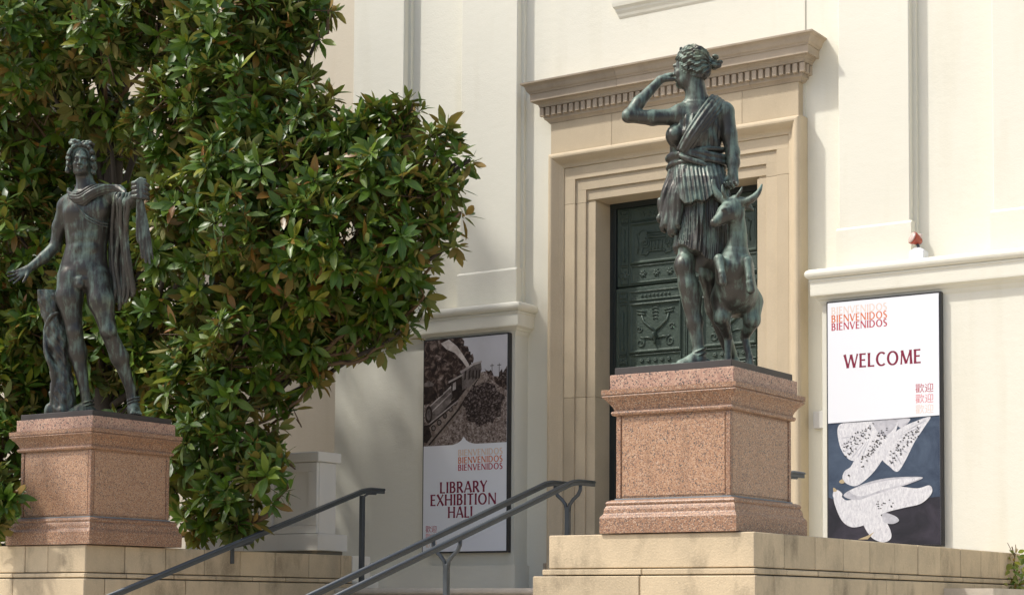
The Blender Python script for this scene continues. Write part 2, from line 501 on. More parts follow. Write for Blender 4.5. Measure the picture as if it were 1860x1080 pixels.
bed = [(0.0, 4.824), (0.010, 4.826), (0.016, 4.838), (0.030, 4.852), (0.042, 4.858), (0.044, 4.866), (0.044, 4.978), (0.082, 4.980), (0.084, 4.992), (0.092, 5.010), (0.110, 5.024), (0.115, 5.0355), (0.0, 5.0358)]
cprof(bed, 'bed_moulding', M['sand_dk'], [-9.05, -8.1, -7.45])
dm = MB(); dm.cbox(-0.0225, 0.0225, -0.018, 0.018, -0.043, 0.043, 0.003)
dme = dm.mesh('dentil'); dme.materials.append(M['sand_dk'])
pitch = 0.0703
nd = int(round((CX1-CX0+0.12)/pitch))
for i in range(nd+1):
    x = CX0-0.055+i*((CX1-CX0+0.11)/nd)
    o = link('dentil', dme, None, S); o.location = (x, CY-0.0625, 4.932)
for i in range(2):
    for xs in (CX0-0.062, CX1+0.062):
        o = link('dentil', dme, None, S); o.location = (xs, CY+0.01+i*0.07, 4.932); o.rotation_euler = (0, 0, math.pi/2)
# brown plinth beside the door jamb
b_ = MB(); b_.cbox(-9.72, -9.685, 15.0, YU+0.02, LAND+0.002, 0.42, 0.004); b_.build('jamb_plinth', M['sand_dk'], S)

# ---- bronze doors
YD = 15.40
D = MB().box(DX0+0.0, DX1-0.0, YD+0.03, YD+0.09, LAND, 4.006).build('door', M['door'], B)
fr = MB(); fr.box(DX0+0.001, -9.115, YD-0.02, YD+0.029, LAND+0.001, 3.95); fr.box(-7.50, DX1-0.001, YD-0.02, YD+0.029, LAND+0.001, 3.95)
fr.box(DX0+0.001, DX1-0.001, YD-0.021, YD+0.0285, 3.951, 4.006)
fr.box(-9.150, -9.140, YD-0.027, YD-0.0205, LAND+0.001, 3.95)
fr.build('door_frame', m_plain('dark_frame', (0.020, 0.028, 0.028), 0.4), D)
def moulded(x0, x1, z0, z1, y, w_, h_, mb):
    """raised picture-frame moulding"""
    pr = [(0, 0), (0.15*w_, h_), (0.45*w_, h_*1.15), (0.7*w_, h_*0.5), (w_, 0.0)]
    vs = []; fs = []
    for o_, hh in pr:
        vs += [(x0+o_, y-hh, z0+o_), (x1-o_, y-hh, z0+o_), (x1-o_, y-hh, z1-o_), (x0+o_, y-hh, z1-o_)]
    for j in range(len(pr)-1):
        for k in range(4): fs.append((4*j+k, 4*j+(k+1) % 4, 4*j+4+(k+1) % 4, 4*j+4+k))
    mb.add(vs, fs)
def arc(cx, cz, r, a0, a1, n_, y):
    return [(cx+r*math.cos(math.radians(a0+(a1-a0)*i/n_)), y, cz+r*math.sin(math.radians(a0+(a1-a0)*i/n_))) for i in range(n_+1)]
def spiral(cx, cz, r, a0, turns, y, s=1, n_=16):
    return [(cx+r*(1-0.85*i/n_)*math.cos(a0+s*2*math.pi*turns*i/n_), y, cz+r*(1-0.85*i/n_)*math.sin(a0+s*2*math.pi*turns*i/n_)) for i in range(n_+1)]
def ornament(cx, cz, w_, h_, y, kind, mb):
    r = 0.007
    if kind == 0:        # urn with horns and scrolls
        for s in (-1, 1):
            mb.tube([(cx, y, cz-0.10*h_), (cx+s*0.13*w_, y, cz+0.02*h_), (cx+s*0.26*w_, y, cz+0.14*h_), (cx+s*0.30*w_, y, cz+0.28*h_)], [0.013, 0.014, 0.012, 0.010], 6)
            mb.tube([(cx+s*0.22*w_, y, cz+0.30*h_), (cx+s*0.40*w_, y, cz+0.33*h_)], r*1.3, 6)
            mb.tube([(cx+s*0.20*w_, y, cz+0.36*h_), (cx+s*0.42*w_, y, cz+0.40*h_)], r, 6)
            mb.tube(spiral(cx+s*0.33*w_, cz-0.33*h_, 0.11*w_, math.pi/2, 1.4, y, s), r, 5)
            mb.tube([(cx+s*0.05*w_, y, cz-0.26*h_), (cx+s*0.18*w_, y, cz-0.22*h_), (cx+s*0.28*w_, y, cz-0.24*h_)], r*1.5, 6)
            mb.tube(spiral(cx+s*0.36*w_, cz-0.02*h_, 0.07*w_, 0, 1.2, y, s), r*0.8, 5)
        mb.tube([(cx, y, cz-0.38*h_), (cx, y, cz-0.32*h_), (cx, y, cz-0.24*h_), (cx, y, cz-0.14*h_), (cx, y, cz-0.11*h_)], [0.035, 0.012, 0.05, 0.055, 0.03], 10, True, True, 0.35)
        for k in range(5):
            mb.tube(arc(cx, cz+0.14*h_+0.03*k, 0.03+0.004*k, 30, 150, 4, y), r*0.8, 5)
    elif kind == 1:      # capital with volutes
        for s in (-1, 1):
            mb.tube(spiral(cx+s*0.25*w_, cz-0.02*h_, 0.11*w_, -s*math.pi/2, 1.6, y, s), r*1.1, 5)
            mb.tube([(cx+s*0.30*w_, y, cz-0.15*h_), (cx+s*0.34*w_, y, cz-0.30*h_), (cx+s*0.22*w_, y, cz-0.34*h_), (cx+s*0.16*w_, y, cz-0.26*h_)], r*1.4, 6)
            mb.tube([(cx+s*0.44*w_, y, cz+0.25*h_), (cx+s*0.40*w_, y, cz-0.05*h_), (cx+s*0.42*w_, y, cz-0.28*h_)], r, 5)
            mb.tube(arc(cx+s*0.3*w_, cz+0.24*h_, 0.09*w_, 0, 180, 6, y), r, 5)
        for k in range(4):
            mb.tube([(cx-0.2*w_, y, cz+(0.05+0.075*k)*h_), (cx+0.2*w_, y, cz+(0.05+0.075*k)*h_)], r*(1.3 if k % 2 else 0.9), 5)
        for k in range(4):
            x = cx+(-0.12+0.08*k)*w_
            mb.tube([(x, y, cz-0.22*h_), (x, y, cz+0.02*h_)], r*1.2, 5)
        mb.tube([(cx-0.2*w_, y, cz-0.25*h_), (cx+0.2*w_, y, cz-0.25*h_)], r*1.3, 5)
    elif kind == 2:      # leafy rosettes
        k_ = max(1, int(w_/h_*0.6))
        for j in range(k_+1):
            x = cx+(j/(k_) - 0.5)*w_*0.6 if k_ else cx
            for a in range(6):
                an = a*math.pi/3+j
                mb.tube([(x, y, cz), (x+0.17*h_*math.cos(an+0.3), y, cz+0.17*h_*math.sin(an+0.3)), (x+0.33*h_*math.cos(an), y, cz+0.33*h_*math.sin(an))], [0.006, 0.012, 0.004], 5)
    else:                # candelabrum
        pr = [(0.010, -0.45), (0.032, -0.42), (0.010, -0.30), (0.028, -0.20), (0.012, -0.12), (0.014, 0.05), (0.030, 0.14), (0.012, 0.2), (0.026, 0.32), (0.008, 0.42)]
        mb.tube([(cx, y, cz+z*h_) for _, z in pr], [r_*min(1, w_/0.1) for r_, _ in pr], 8, True, True, 0.5)
rows_up = [(3.80, 3.935, 2), (3.375, 3.79, 1), (3.185, 3.365, 2)]
rows_lo = [(3.005, 3.105, 2), (2.485, 2.985, 0), (2.345, 2.475, 2), (1.75, 2.335, 1), (1.56, 1.74, 2), (0.95, 1.55, 0), (0.78, 0.94, 2), (0.25, 0.77, 1)]
DC = -8.307
for leaf in (0, 1):
    x0, x1 = (-9.112, DC-0.004) if leaf == 0 else (DC+0.004, -7.503)
    for rows, yy, zz0, zz1, nm in ((rows_up, YD, 3.168, 3.95, 'upper_leaf'), (rows_lo, YD-0.02, LAND+0.01, 3.145, 'lower_leaf')):
        L_ = MB().cbox(x0, x1, yy, YD+0.029, zz0, zz1, 0.004).build(nm, M['door'], D)
        mb = MB()
        for (za, zb, kd) in rows:
            xa, xb = (x0+0.155, x1-0.06)
            moulded(xa, xb, za, zb, yy-0.0015, 0.034 if kd < 2 else 0.018, 0.020 if kd < 2 else 0.010, mb)
            ornament((xa+xb)/2, (za+zb)/2, xb-xa-0.08, zb-za-0.06, yy-0.004, kd, mb)
            moulded(x0+0.04, x0+0.13, za, zb, yy-0.0015, 0.012, 0.008, mb)
            ornament(x0+0.085, (za+zb)/2, 0.07, zb-za-0.04, yy-0.004, 3 if kd < 2 else 2, mb)
        nb = int((zz1-zz0)/0.03)
        for i in range(nb):      # beading
            z = zz0+0.02+i*(zz1-zz0-0.04)/nb
            mb.box(x1-0.030, x1-0.018, yy-0.007, yy-0.001, z, z+0.016)
        mb.build('relief', M['door'], D)

# ---------------------------------------------------------------- stone podiums in blocks
def block_row(parent, axis, fixed0, fixed1, joints, z0, z1, face, name='stone_block', gap=0.003, c=0.006):
    rnd = random.Random(int(abs(joints[0])*1000+z0*77))
    for a, b_ in zip(joints[:-1], joints[1:]):
        j = rnd.uniform(-0.003, 0.003)
        m = MB()
        if axis == 'x':
            m.cbox(a+gap, b_-gap, fixed0+j*(face == 'lo'), fixed1, z0+gap, z1-gap, c)
        else:
            m.cbox(fixed0, fixed1+j*(face == 'hi'), a+gap, b_-gap, z0+gap, z1-gap, c)
        m.build(name, M['base'], parent)
P1 = empty('stone_podium', (-5.65, 11.5, GRND), 0, 'tan stone block podium and flank wall carrying the pedestal of the woman and deer', 'podium')
MB().box(-6.36, -4.96, 9.98, 13.2, GRND, STONE-0.02).box(-5.4, -4.96, 13.2, 15.0, GRND, STONE-0.02).build('mortar_core', M['mortar'], P1)
yj = [10.35, 10.808, 11.256, 11.705, 12.158, 12.599, 13.05, 13.484, 13.93, 14.374, 14.905]
block_row(P1, 'x', 9.93, 10.348, [-6.392, -4.90], 0.238, STONE, 'lo')
block_row(P1, 'y', -5.25, -4.90, yj, 0.238, STONE, 'hi')
block_row(P1, 'y', -6.392, -6.05, [10.35, 11.0, 11.7, 12.4, 13.2], 0.238, STONE, 'lo')
MB().cbox(-6.045, -5.255, 10.352, 13.2, 0.30, STONE-0.004, 0.004).build('top_slab', M['base'], P1)
block_row(P1, 'x', 9.91, 10.36, [-6.428, -5.68, -4.888], 0.197, 0.237, 'lo', 'ledge_course', 0.002, 0.005)
block_row(P1, 'y', -5.25, -4.888, [10.362, 10.83, 11.31, 11.76, 12.2, 12.64, 13.1, 13.5, 13.95, 14.4, 14.9], 0.197, 0.237, 'hi', 'ledge_course', 0.003, 0.006)
block_row(P1, 'x', 9.895, 10.15, [-6.495, -5.687, -4.875], -0.33, 0.194, 'lo')
block_row(P1, 'y', -5.25, -4.875, [10.154, 11.045, 11.94, 12.83, 13.72, 14.6, 14.9], -0.33, 0.194, 'hi')
block_row(P1, 'x', 9.895, 10.6, [-6.495, -5.25, -4.875], -0.86, -0.334, 'lo')
block_row(P1, 'y', -5.25, -4.875, [10.604, 11.5, 12.4, 13.28, 14.2, 14.9], -0.86, -0.334, 'hi')
P2 = empty('stone_podium', (-11.5, 11.5, GRND), 0, 'tan stone block podium and stair wall carrying the pedestal of the nude man', 'podium')
MB().box(-16, -10.78, 9.99, 10.6, GRND, STONE-0.02).box(-12.0, -10.78, 10.6, 13.2, GRND, STONE-0.02).build('mortar_core', M['mortar'], P2)
yj = [10.353, 10.81, 11.268, 11.713, 12.165, 12.631, 13.089, 13.25]
xj = [-16, -15.2, -14.4, -13.6, -12.86, -12.3, -11.86, -11.429, -11.157, -10.72]
block_row(P2, 'x', 9.93, 10.35, xj, 0.238, STONE, 'lo')
block_row(P2, 'y', -11.1, -10.72, yj, 0.238, STONE, 'hi')
MB().cbox(-12.1, -11.104, 10.354, 13.2, 0.30, STONE-0.004, 0.004).build('top_slab', M['base'], P2)
block_row(P2, 'x', 9.91, 10.36, [-16, -14.9, -13.7, -12.7, -12.0, -11.55, -10.708], 0.197, 0.237, 'lo', 'ledge_course', 0.003, 0.006)
block_row(P2, 'y', -11.1, -10.708, [10.362, 10.9, 11.4, 11.86, 12.3, 12.76, 13.25], 0.197, 0.237, 'hi', 'ledge_course', 0.003, 0.006)
block_row(P2, 'x', 9.895, 10.114, [-16, -15, -14.1, -13.3, -12.4, -11.529, -10.695], -0.33, 0.194, 'lo')
block_row(P2, 'y', -11.1, -10.695, [10.118, 11.024, 11.932, 12.84, 13.25], -0.33, 0.194, 'hi')
block_row(P2, 'x', 9.895, 10.6, [-16, -15, -14, -13, -12, -11.2, -10.695], -0.86, -0.334, 'lo')
block_row(P2, 'y', -11.1, -10.695, [10.604, 11.5, 12.4, 13.25], -0.86, -0.334, 'hi')
# cream end pier of the stair wall
E_ = MB().cbox(-11.0, -10.715, 13.254, 13.52, LAND+0.002, 0.455, 0.006)
E_.cbox(-11.0, -10.66, 13.256, 13.58, LAND+0.002, 0.215, 0.006)
tag(E_.build('end_pier', M['cream']), 'small cream painted pier closing the stair wall by the left handrail post', 'pier')

# white panelled parapet behind the stair wall
W = empty('panelled_parapet', (-11.3, 13.15, 0.46), 0, 'white painted panelled parapet standing behind the stair wall under the tree', 'parapet')
MB().cbox(-12.6, -10.95, 13.035, 13.28, 0.66, 1.334, 0.004).build('parapet_body', M['white_paint'], W)
MB().cbox(-12.6, -10.925, 12.985, 13.33, 1.336, 1.43, 0.008).build('cap', M['white_paint'], W)
MB().cbox(-12.6, -10.90, 12.965, 13.40, 0.50, 0.658, 0.006).build('plinth', M['white_paint'], W)
MB().box(-12.6, -10.93, 12.99, 13.36, 0.30, 0.498).build('footing', M['mortar'], W)
fm = MB()
xa, xb, za, zb = -11.93, -10.955, 0.665, 1.33
fm.cbox(xa, xb, 13.0, 13.034, 1.245, zb, 0.003); fm.cbox(xa, xb, 13.0, 13.034, za, 0.735, 0.003)
fm.cbox(xb-0.105, xb, 13.0, 13.034, 0.7355, 1.2445, 0.003); fm.cbox(xa, xa+0.42, 13.0, 13.034, 0.7355, 1.2445, 0.003)
fm.build('panel_frame', M['white_paint'], W)

# ---------------------------------------------------------------- granite pedestals
def pedestal(cx, cy, label):
    P = empty('granite_pedestal', (cx, cy, STONE), 0, label, 'pedestal', 'pink granite statue pedestals')
    h = 0.425                                     # half width of the statue slab
    z0 = STONE+0.003
    hd = 0.405; hy = 0.430
    # profile heights measured on the near pedestal
    base = [(0.0, z0), (0.082, z0), (0.083, z0+0.098), (0.078, z0+0.110), (0.068, z0+0.120), (0.064, z0+0.128), (0.062, z0+0.152), (0.057, z0+0.166), (0.051, z0+0.174), (0.048, z0+0.179), (0.053, z0+0.185), (0.055, z0+0.194), (0.050, z0+0.203), (0.040, z0+0.209), (0.026, z0+0.214)]
    MB().sweep_rect(base, cx-hd, cx+hd, cy-hy, cy+hy).build('base_moulding', M['granite_pol'], P)
    zt = z0+0.214
    MB().box(cx-hd-0.012, cx+hd+0.012, cy-hy-0.012, cy+hy+0.012, zt+0.0005, zt+0.010).build('joint', M['joint'], P)
    zd0, zd1 = zt+0.011, 1.218
    core = hd-0.005; cory = hy-0.005
    MB().box(cx-core, cx+core, cy-cory, cy+cory, zd0, zd1).build('die', M['granite'], P)
    for sx in (-1, 1):
        for sy in (-1, 1):
            MB().cbox(cx+sx*(hd-0.012)-0.018, cx+sx*(hd-0.012)+0.018, cy+sy*(hy-0.012)-0.018, cy+sy*(hy-0.012)+0.018, zd0+0.0005, zd1-0.0005, 0.004).build('corner_strip', M['granite_pol'], P)
    for sx, sy in ((0, -1), (0, 1), (1, 0), (-1, 0)):
        k = (hd if sy else hy)-0.036
        m = MB()
        if sy: m.cbox(cx-k, cx+k, cy+sy*(cory+0.002)-0.004, cy+sy*(cory+0.002)+0.004, zd0+0.012, zd1-0.012, 0.002)
        else: m.cbox(cx+sx*(core+0.002)-0.004, cx+sx*(core+0.002)+0.004, cy-k, cy+k, zd0+0.012, zd1-0.012, 0.002)
        m.build('face_panel', M['granite'], P)
    cor = [(0.0, 1.2185), (0.020, 1.220), (0.027, 1.226), (0.030, 1.236), (0.027, 1.246), (0.016, 1.250), (0.014, 1.256), (0.022, 1.275), (0.038, 1.300), (0.058, 1.322), (0.070, 1.334), (0.074, 1.340), (0.072, 1.345), (0.066, 1.347), (0.066, 1.351), (0.076, 1.353), (0.077, 1.384), (0.0, 1.386)]
    MB().sweep_rect(cor, cx-hd, cx+hd, cy-hy, cy+hy).build('cornice', M['granite_pol'], P)
    MB().cbox(cx-hd-0.040, cx+hd+0.040, cy-hy-0.030, cy+hy+0.030, 1.3865, 1.483, 0.003).build('top_course', M['granite_top'], P)
    return P
PC1 = (-5.505, 10.425)
PC2 = (-11.155, 10.425)
pedestal(PC1[0], PC1[1], 'sunlit pink granite pedestal under the bronze woman with a deer')
pedestal(PC2[0], PC2[1], 'shaded pink granite pedestal under the bronze nude man, in front of the tree')
SLAB0, SLAB1 = 1.4845, 1.530

# ---------------------------------------------------------------- handrails
def rail_path(x, y_low, y_top, y_end, z_top, slope=0.318):
    pts = [(x, y_low, z_top-slope*(y_top-y_low))]
    pts += [(x, y_top-0.06, z_top-slope*0.06), (x, y_top, z_top-0.008), (x, y_top+0.06, z_top)]
    pts += [(x, y_end, z_top+0.002)]
    return pts
def rail_prof(mb, pts, wdt=0.036):
    """moulded cap rail: rounded top on a narrower flat bar"""
    mb.tube(pts, wdt*0.62, 10, True, True, 0.62)
    lo = [(p[0], p[1], p[2]-0.026) for p in pts]
    for a, b_ in zip(lo[:-1], lo[1:]):
        vs = []
        for p in (a, b_):
            for dx in (-0.014, 0.014):
                for dz in (-0.012, 0.014): vs.append((p[0]+dx, p[1], p[2]+dz))
        mb.add(vs, [(0, 1, 3, 2), (4, 6, 7, 5), (0, 4, 5, 1), (2, 3, 7, 6), (1, 5, 7, 3), (0, 2, 6, 4)])
for sx, xr, lab in ((-1, -10.47, 'single dark iron handrail along the left stair wall'), (1, -6.18, 'dark iron handrail end showing behind the granite pedestal at right')):
    H = empty('handrail', (xr, 13.1, LAND), 0, lab, 'handrail', 'iron stair handrails')
    mb = MB(); rail_prof(mb, rail_path(xr, 8.6, 13.14, 13.40, 1.075)); mb.build('rail', M['rail'], H)
    MB().cbox(xr-0.022, xr+0.022, 13.06, 13.10, LAND, 1.005, 0.004).build('post', M['rail'], H)
    MB().tube([(xr, 13.09, 0.94), (xr, 13.11, 1.0), (xr, 13.17, 1.030), (xr, 13.28, 1.034)], 0.012, 6).build('brace', M['rail'], H)
    for yb in (11.60, 9.7):
        zr = 1.075-0.318*(13.14-yb)
        wx = xr+sx*0.215
        m = MB(); wy = xr+sx*0.235
        m.cbox(min(wy, wy+sx*0.012), max(wy, wy+sx*0.012), yb-0.022, yb+0.022, zr-0.24, zr-0.03, 0.003)
        m.tube([(wy, yb, zr-0.10), (xr+sx*0.15, yb, zr-0.085), (xr+sx*0.02, yb, zr-0.06), (xr, yb, zr-0.035)], 0.012, 7)
        m.build('wall_bracket', M['rail'], H)
H = empty('handrail', (AX, 13.1, LAND), 0, 'double dark iron handrail with forked posts down the middle of the steps', 'handrail', 'iron stair handrails')
for dx in (-0.13, 0.13):
    mb = MB(); rail_prof(mb, rail_path(AX+dx, 8.6, 13.14, 13.46, 1.075)); mb.build('rail', M['rail'], H)
for yb, z_ in ((13.24, 1.075), (11.46, 1.075-0.318*(13.14-11.46)), (9.7, 1.075-0.318*3.44)):
    zf = LAND if yb > 13 else LAND-0.147*math.ceil((13-yb)/0.46)
    m = MB(); m.cbox(AX-0.022, AX+0.022, yb-0.02, yb+0.02, zf, z_-0.22, 0.004)
    for s in (-1, 1):
        m.tube([(AX+s*0.012, yb, z_-0.26), (AX+s*0.022, yb, z_-0.20), (AX+s*0.06, yb, z_-0.155), (AX+s*0.105, yb, z_-0.12), (AX+s*0.128, yb, z_-0.075), (AX+s*0.13, yb, z_-0.03)], 0.017, 8)
    m.build('forked_post', M['rail'], H)

# ---------------------------------------------------------------- lettering in flared capitals
TK, TN = 0.185, 0.115
def _line(x0, y0, x1, y1, w_):
    d = Vector((x1-x0, y1-y0)); L = d.length; d /= L; nrm = Vector((-d.y, d.x))
    out = []
    ts = (0, 0.12, 0.5, 0.88, 1.0); ws = (1.28, 1.05, 0.92, 1.05, 1.28)
    left = []; right = []
    for t, k in zip(ts, ws):
        p = Vector((x0, y0))+d*L*t
        left.append(p+nrm*w_*0.5*k); right.append(p-nrm*w_*0.5*k)
    return left+right[::-1]
def _arc(cx, cy, rx, ry, a0, a1, tk=TK, tn=TN, n_=14):
    o, i = [], []
    for k in range(n_+1):
        a = math.radians(a0+(a1-a0)*k/n_)
        w_ = tn+(tk-tn)*abs(math.cos(a))
        o.append(Vector((cx+(rx+w_/2)*math.cos(a), cy+(ry+w_/2)*math.sin(a))))
        i.append(Vector((cx+(rx-w_/2)*math.cos(a), cy+(ry-w_/2)*math.sin(a))))
    return (o, i)
l_, a_ = _line, _arc
GL = {
 'I': (0.26, [l_(.13, 0, .13, 1, TK)]),
 'L': (0.56, [l_(.11, 0, .11, 1, TK), l_(.08, .05, .53, .05, TN)]),
 'E': (0.58, [l_(.11, 0, .11, 1, TK), l_(.08, .05, .54, .05, TN), l_(.08, .95, .52, .95, TN), l_(.1, .52, .47, .52, TN)]),
 'H': (0.80, [l_(.11, 0, .11, 1, TK), l_(.68, 0, .68, 1, TK), l_(.1, .52, .69, .52, TN)]),
 'T': (0.66, [l_(.33, 0, .33, 1, TK), l_(.02, .95, .64, .95, TN)]),
 'N': (0.84, [l_(.10, 0, .10, 1, TN), l_(.73, 0, .73, 1, TN), l_(.10, .97, .73, .03, TK)]),
 'M': (0.98, [l_(.10, 0, .16, 1, TN), l_(.88, 0, .82, 1, TK), l_(.16, .97, .49, .05, TK), l_(.82, .97, .49, .05, TN)]),
 'V': (0.76, [l_(.05, 1, .38, .02, TK), l_(.71, 1, .38, .02, TN)]),
 'W': (1.14, [l_(.05, 1, .32, .02, TK), l_(.57, .97, .32, .02, TN), l_(.57, .97, .83, .02, TK), l_(1.09, 1, .83, .02, TN)]),
 'A': (0.78, [l_(.05, 0, .38, 1, TN), l_(.73, 0, .40, 1, TK), l_(.17, .33, .6, .33, TN)]),
 'X': (0.74, [l_(.06, 1, .68, 0, TK), l_(.66, 1, .05, 0, TN)]),
 'Y': (0.70, [l_(.35, 0, .35, .48, TK), l_(.05, 1, .35, .46, TK), l_(.65, 1, .35, .46, TN)]),
 'O': (0.94, [a_(.46, .5, .36, .46, 0, 360, TK, TN, 28)]),
 'C': (0.78, [a_(.46, .5, .36, .46, 48, 312, TK, TN, 20)]),
 'D': (0.86, [l_(.11, 0, .11, 1, TK), a_(.30, .5, .42, .455, -90, 90), l_(.1, .953, .32, .953, TN), l_(.1, .047, .32, .047, TN)]),
 'B': (0.64, [l_(.11, 0, .11, 1, TK), a_(.28, .745, .20, .21, -90, 90), a_(.28, .29, .25, .245, -90, 90), l_(.1, .955, .3, .955, TN), l_(.1, .53, .3, .53, TN), l_(.1, .047, .3, .047, TN)]),
 'R': (0.66, [l_(.11, 0, .11, 1, TK), a_(.28, .72, .22, .235, -90, 90), l_(.1, .955, .3, .955, TN), l_(.1, .485, .3, .485, TN), l_(.28, .5, .62, .0, TK)]),
 'S': (0.56, [a_(.28, .725, .18, .225, 40, 250), a_(.26, .26, .20, .225, -140, 70), l_(.19, .56, .38, .42, TK)]),
}
def lettering(mb, text, x, z, cap, width, y, centre=False, right=False):
    adv = sum(GL[c][0]+0.09 for c in text)-0.09
    s = cap
    sx = width/adv
    for c in text:
        wd, parts = GL[c]
        for k_, p in enumerate(parts):
            yy = y-0.00004*k_
            if isinstance(p, tuple):
                o, i = p; n_ = len(o)
                vs = [(x+q.x*sx, yy, z+q.y*s) for q in o]+[(x+q.x*sx, yy, z+q.y*s) for q in i]
                mb.add(vs, [(k, k+1, n_+k+1, n_+k) for k in range(n_-1)])
            else:
                vs = [(x+q.x*sx, yy, z+q.y*s) for q in p]
                n_ = len(vs)
                h = n_//2
                mb.add(vs, [(k, k+1, n_-2-k, n_-1-k) for k in range(h-1)])
        x += (wd+0.09)*sx
def cjk(text, x, y, z, size, mat, parent, name='lettering'):
    cu = bpy.data.curves.new('t', 'FONT'); cu.body = text; cu.size = size; cu.resolution_u = 3
    o = bpy.data.objects.new('t', cu); COL.objects.link(o)
    bpy.context.view_layer.update()
    me = bpy.data.meshes.new_from_object(o.evaluated_get(bpy.context.evaluated_depsgraph_get()))
    bpy.data.objects.remove(o)
    vs = np.zeros(len(me.vertices)*3); me.vertices.foreach_get('co', vs); vs = vs.reshape(-1, 3)
    out = np.stack([x+vs[:, 0], np.full(len(vs), y), z+vs[:, 1]], 1)
    me.vertices.foreach_set('co', out.ravel().astype(np.float32)); me.update()
    me.materials.clear()
    return link(name, me, mat, parent)
def ink(name, c, rough=0.45):
    m, nt, b = new_mat(name); b.inputs['Base Color'].default_value = (*c, 1); b.inputs['Roughness'].default_value = rough
    b.inputs['Specular IOR Level'].default_value = 0.3
    return m
def poly(mb, pts, tr, y):
    vs = [(tr(u, v)[0], y, tr(u, v)[1]) for u, v in pts]
    mb.add(vs, [tuple(range(len(vs)))])
I_white = ink('sign_white', (0.80, 0.82, 0.86)); I_maroon = ink('ink_maroon', (0.21, 0.014, 0.045)); I_red = ink('ink_red', (0.46, 0.055, 0.085))
I_orange = ink('ink_orange', (0.66, 0.19, 0.075)); I_peach = ink('ink_peach', (0.76, 0.58, 0.45)); I_pink = ink('ink_pink', (0.70, 0.24, 0.26)); I_pale = ink('ink_pale', (0.76, 0.63, 0.56))
SH = 2.196; SWD = 1.062
def sign(x0, label):
    z1 = 2.722; z0 = z1-SH; yf = 14.858
    R_ = empty('banner_sign', (x0+SWD/2, 14.9, z0), 0, label, 'sign')
    MB().cbox(x0, x0+SWD, yf, YL-0.001, z0, z1, 0.003).build('frame', M['frame'], R_)
    b = 0.016
    MB().box(x0+b, x0+SWD-b, yf-0.003, yf-0.0005, z0+b, z1-b).build('face', I_white, R_)
    tr = lambda u, v: (x0+b+u*(SWD-2*b), z0+b+v*(SH-2*b))
    return R_, tr, yf-0.004
def text_on(R_, tr, y, text, u0, u1, v, cap, mat):
    mb = MB(); x0, z0 = tr(u0, v); x1, _ = tr(u1, v)
    lettering(mb, text, x0, z0, cap*SH, x1-x0, y)
    mb.build('lettering', mat, R_, False)
# ---- left sign: sepia railway picture above the hall's name
R_, tr, y = sign(-11.108, 'tall sign reading LIBRARY EXHIBITION HALL with a sepia train picture')
def m_print(name, stops, scale, detail=6, stretch=(1, 1, 1), dist=0.6):
    m, nt, b = new_mat(name)
    setc(nt, b, ramp(nt, noise(nt, coords(nt, stretch), scale, detail, 0.65, dist), stops))
    b.inputs['Roughness'].default_value = 0.4; b.inputs['Specular IOR Level'].default_value = 0.3
    return m
I_sky = m_print('print_sky', [(0.3, (0.50, 0.50, 0.53)), (0.7, (0.58, 0.58, 0.62))], 2)
I_hill = m_print('print_hill', [(0.40, (0.012, 0.008, 0.007)), (0.52, (0.05, 0.032, 0.027)), (0.62, (0.20, 0.15, 0.13)), (0.72, (0.36, 0.31, 0.29))], 14, 8)
I_dark = m_print('print_dark', [(0.35, (0.010, 0.007, 0.007)), (0.65, (0.05, 0.035, 0.03))], 22)
I_ground = m_print('print_gravel', [(0.36, (0.07, 0.05, 0.04)), (0.5, (0.22, 0.17, 0.15)), (0.66, (0.44, 0.39, 0.36))], 45, 4)
I_track = m_print('print_track', [(0.38, (0.16, 0.12, 0.10)), (0.6, (0.30, 0.25, 0.22))], 30, 4)
I_bush = m_print('print_bush', [(0.42, (0.015, 0.010, 0.009)), (0.54, (0.07, 0.05, 0.045)), (0.66, (0.30, 0.25, 0.24))], 40, 6)
I_smoke = m_print('print_smoke', [(0.3, (0.28, 0.22, 0.20)), (0.6, (0.60, 0.55, 0.52))], 9)
I_grey = m_print('print_boiler', [(0.35, (0.05, 0.04, 0.037)), (0.62, (0.20, 0.17, 0.16))], 10, 4)
I_lite = m_print('print_highlight', [(0.3, (0.25, 0.21, 0.2)), (0.7, (0.50, 0.46, 0.44))], 12)
lay = [0]
def P_(pts, mat, name='print_area'):
    lay[0] += 1
    mb = MB(); poly(mb, pts, tr, y-0.00002*lay[0]); mb.build(name, mat, R_, False)
rp = random.Random(5)
def rough_pts(pts, amp, n_=5):
    out = []
    for (a, b_), (c, d) in zip(pts[:-1], pts[1:]):
        for k in range(n_):
            t = k/n_; out.append((a+(c-a)*t+rp.uniform(-amp, amp), b_+(d-b_)*t+rp.uniform(-amp, amp)*0.5))
    return out+[pts[-1]]
P_([(0, .52), (1, .52), (1, 1), (0, 1)], I_sky)
P_([(0, .50), (1, .50), (1, .80), (.85, .81), (.75, .835), (.62, .83), (.3, .8), (0, .8)], I_ground)
ridge = rough_pts([(.44, 1.0), (.50, .965), (.545, .94), (.60, .915), (.585, .885), (.60, .86), (.62, .835)], .018, 3)
P_([(0, .70), (0, 1.0)]+ridge+[(.5, .79), (.3, .74), (.1, .70)], I_hill)
P_([(.20, .985), (.30, 1.0), (.40, .965), (.47, .925), (.545, .875), (.55, .862), (.52, .86), (.46, .895), (.37, .935), (.27, .955)], I_smoke)
P_([(0, .505), (.0, .56), (.35, .70), (.60, .815), (.68, .84), (.74, .80), (.55, .70), (.25, .56), (.13, .505)], I_track)
P_([(0, .57), (0, .585), (.30, .69), (.62, .81), (.60, .80), (.34, .675)], I_dark)
P_([(.05, .505), (.08, .505), (.44, .665), (.66, .80), (.645, .80), (.40, .66)], I_dark)
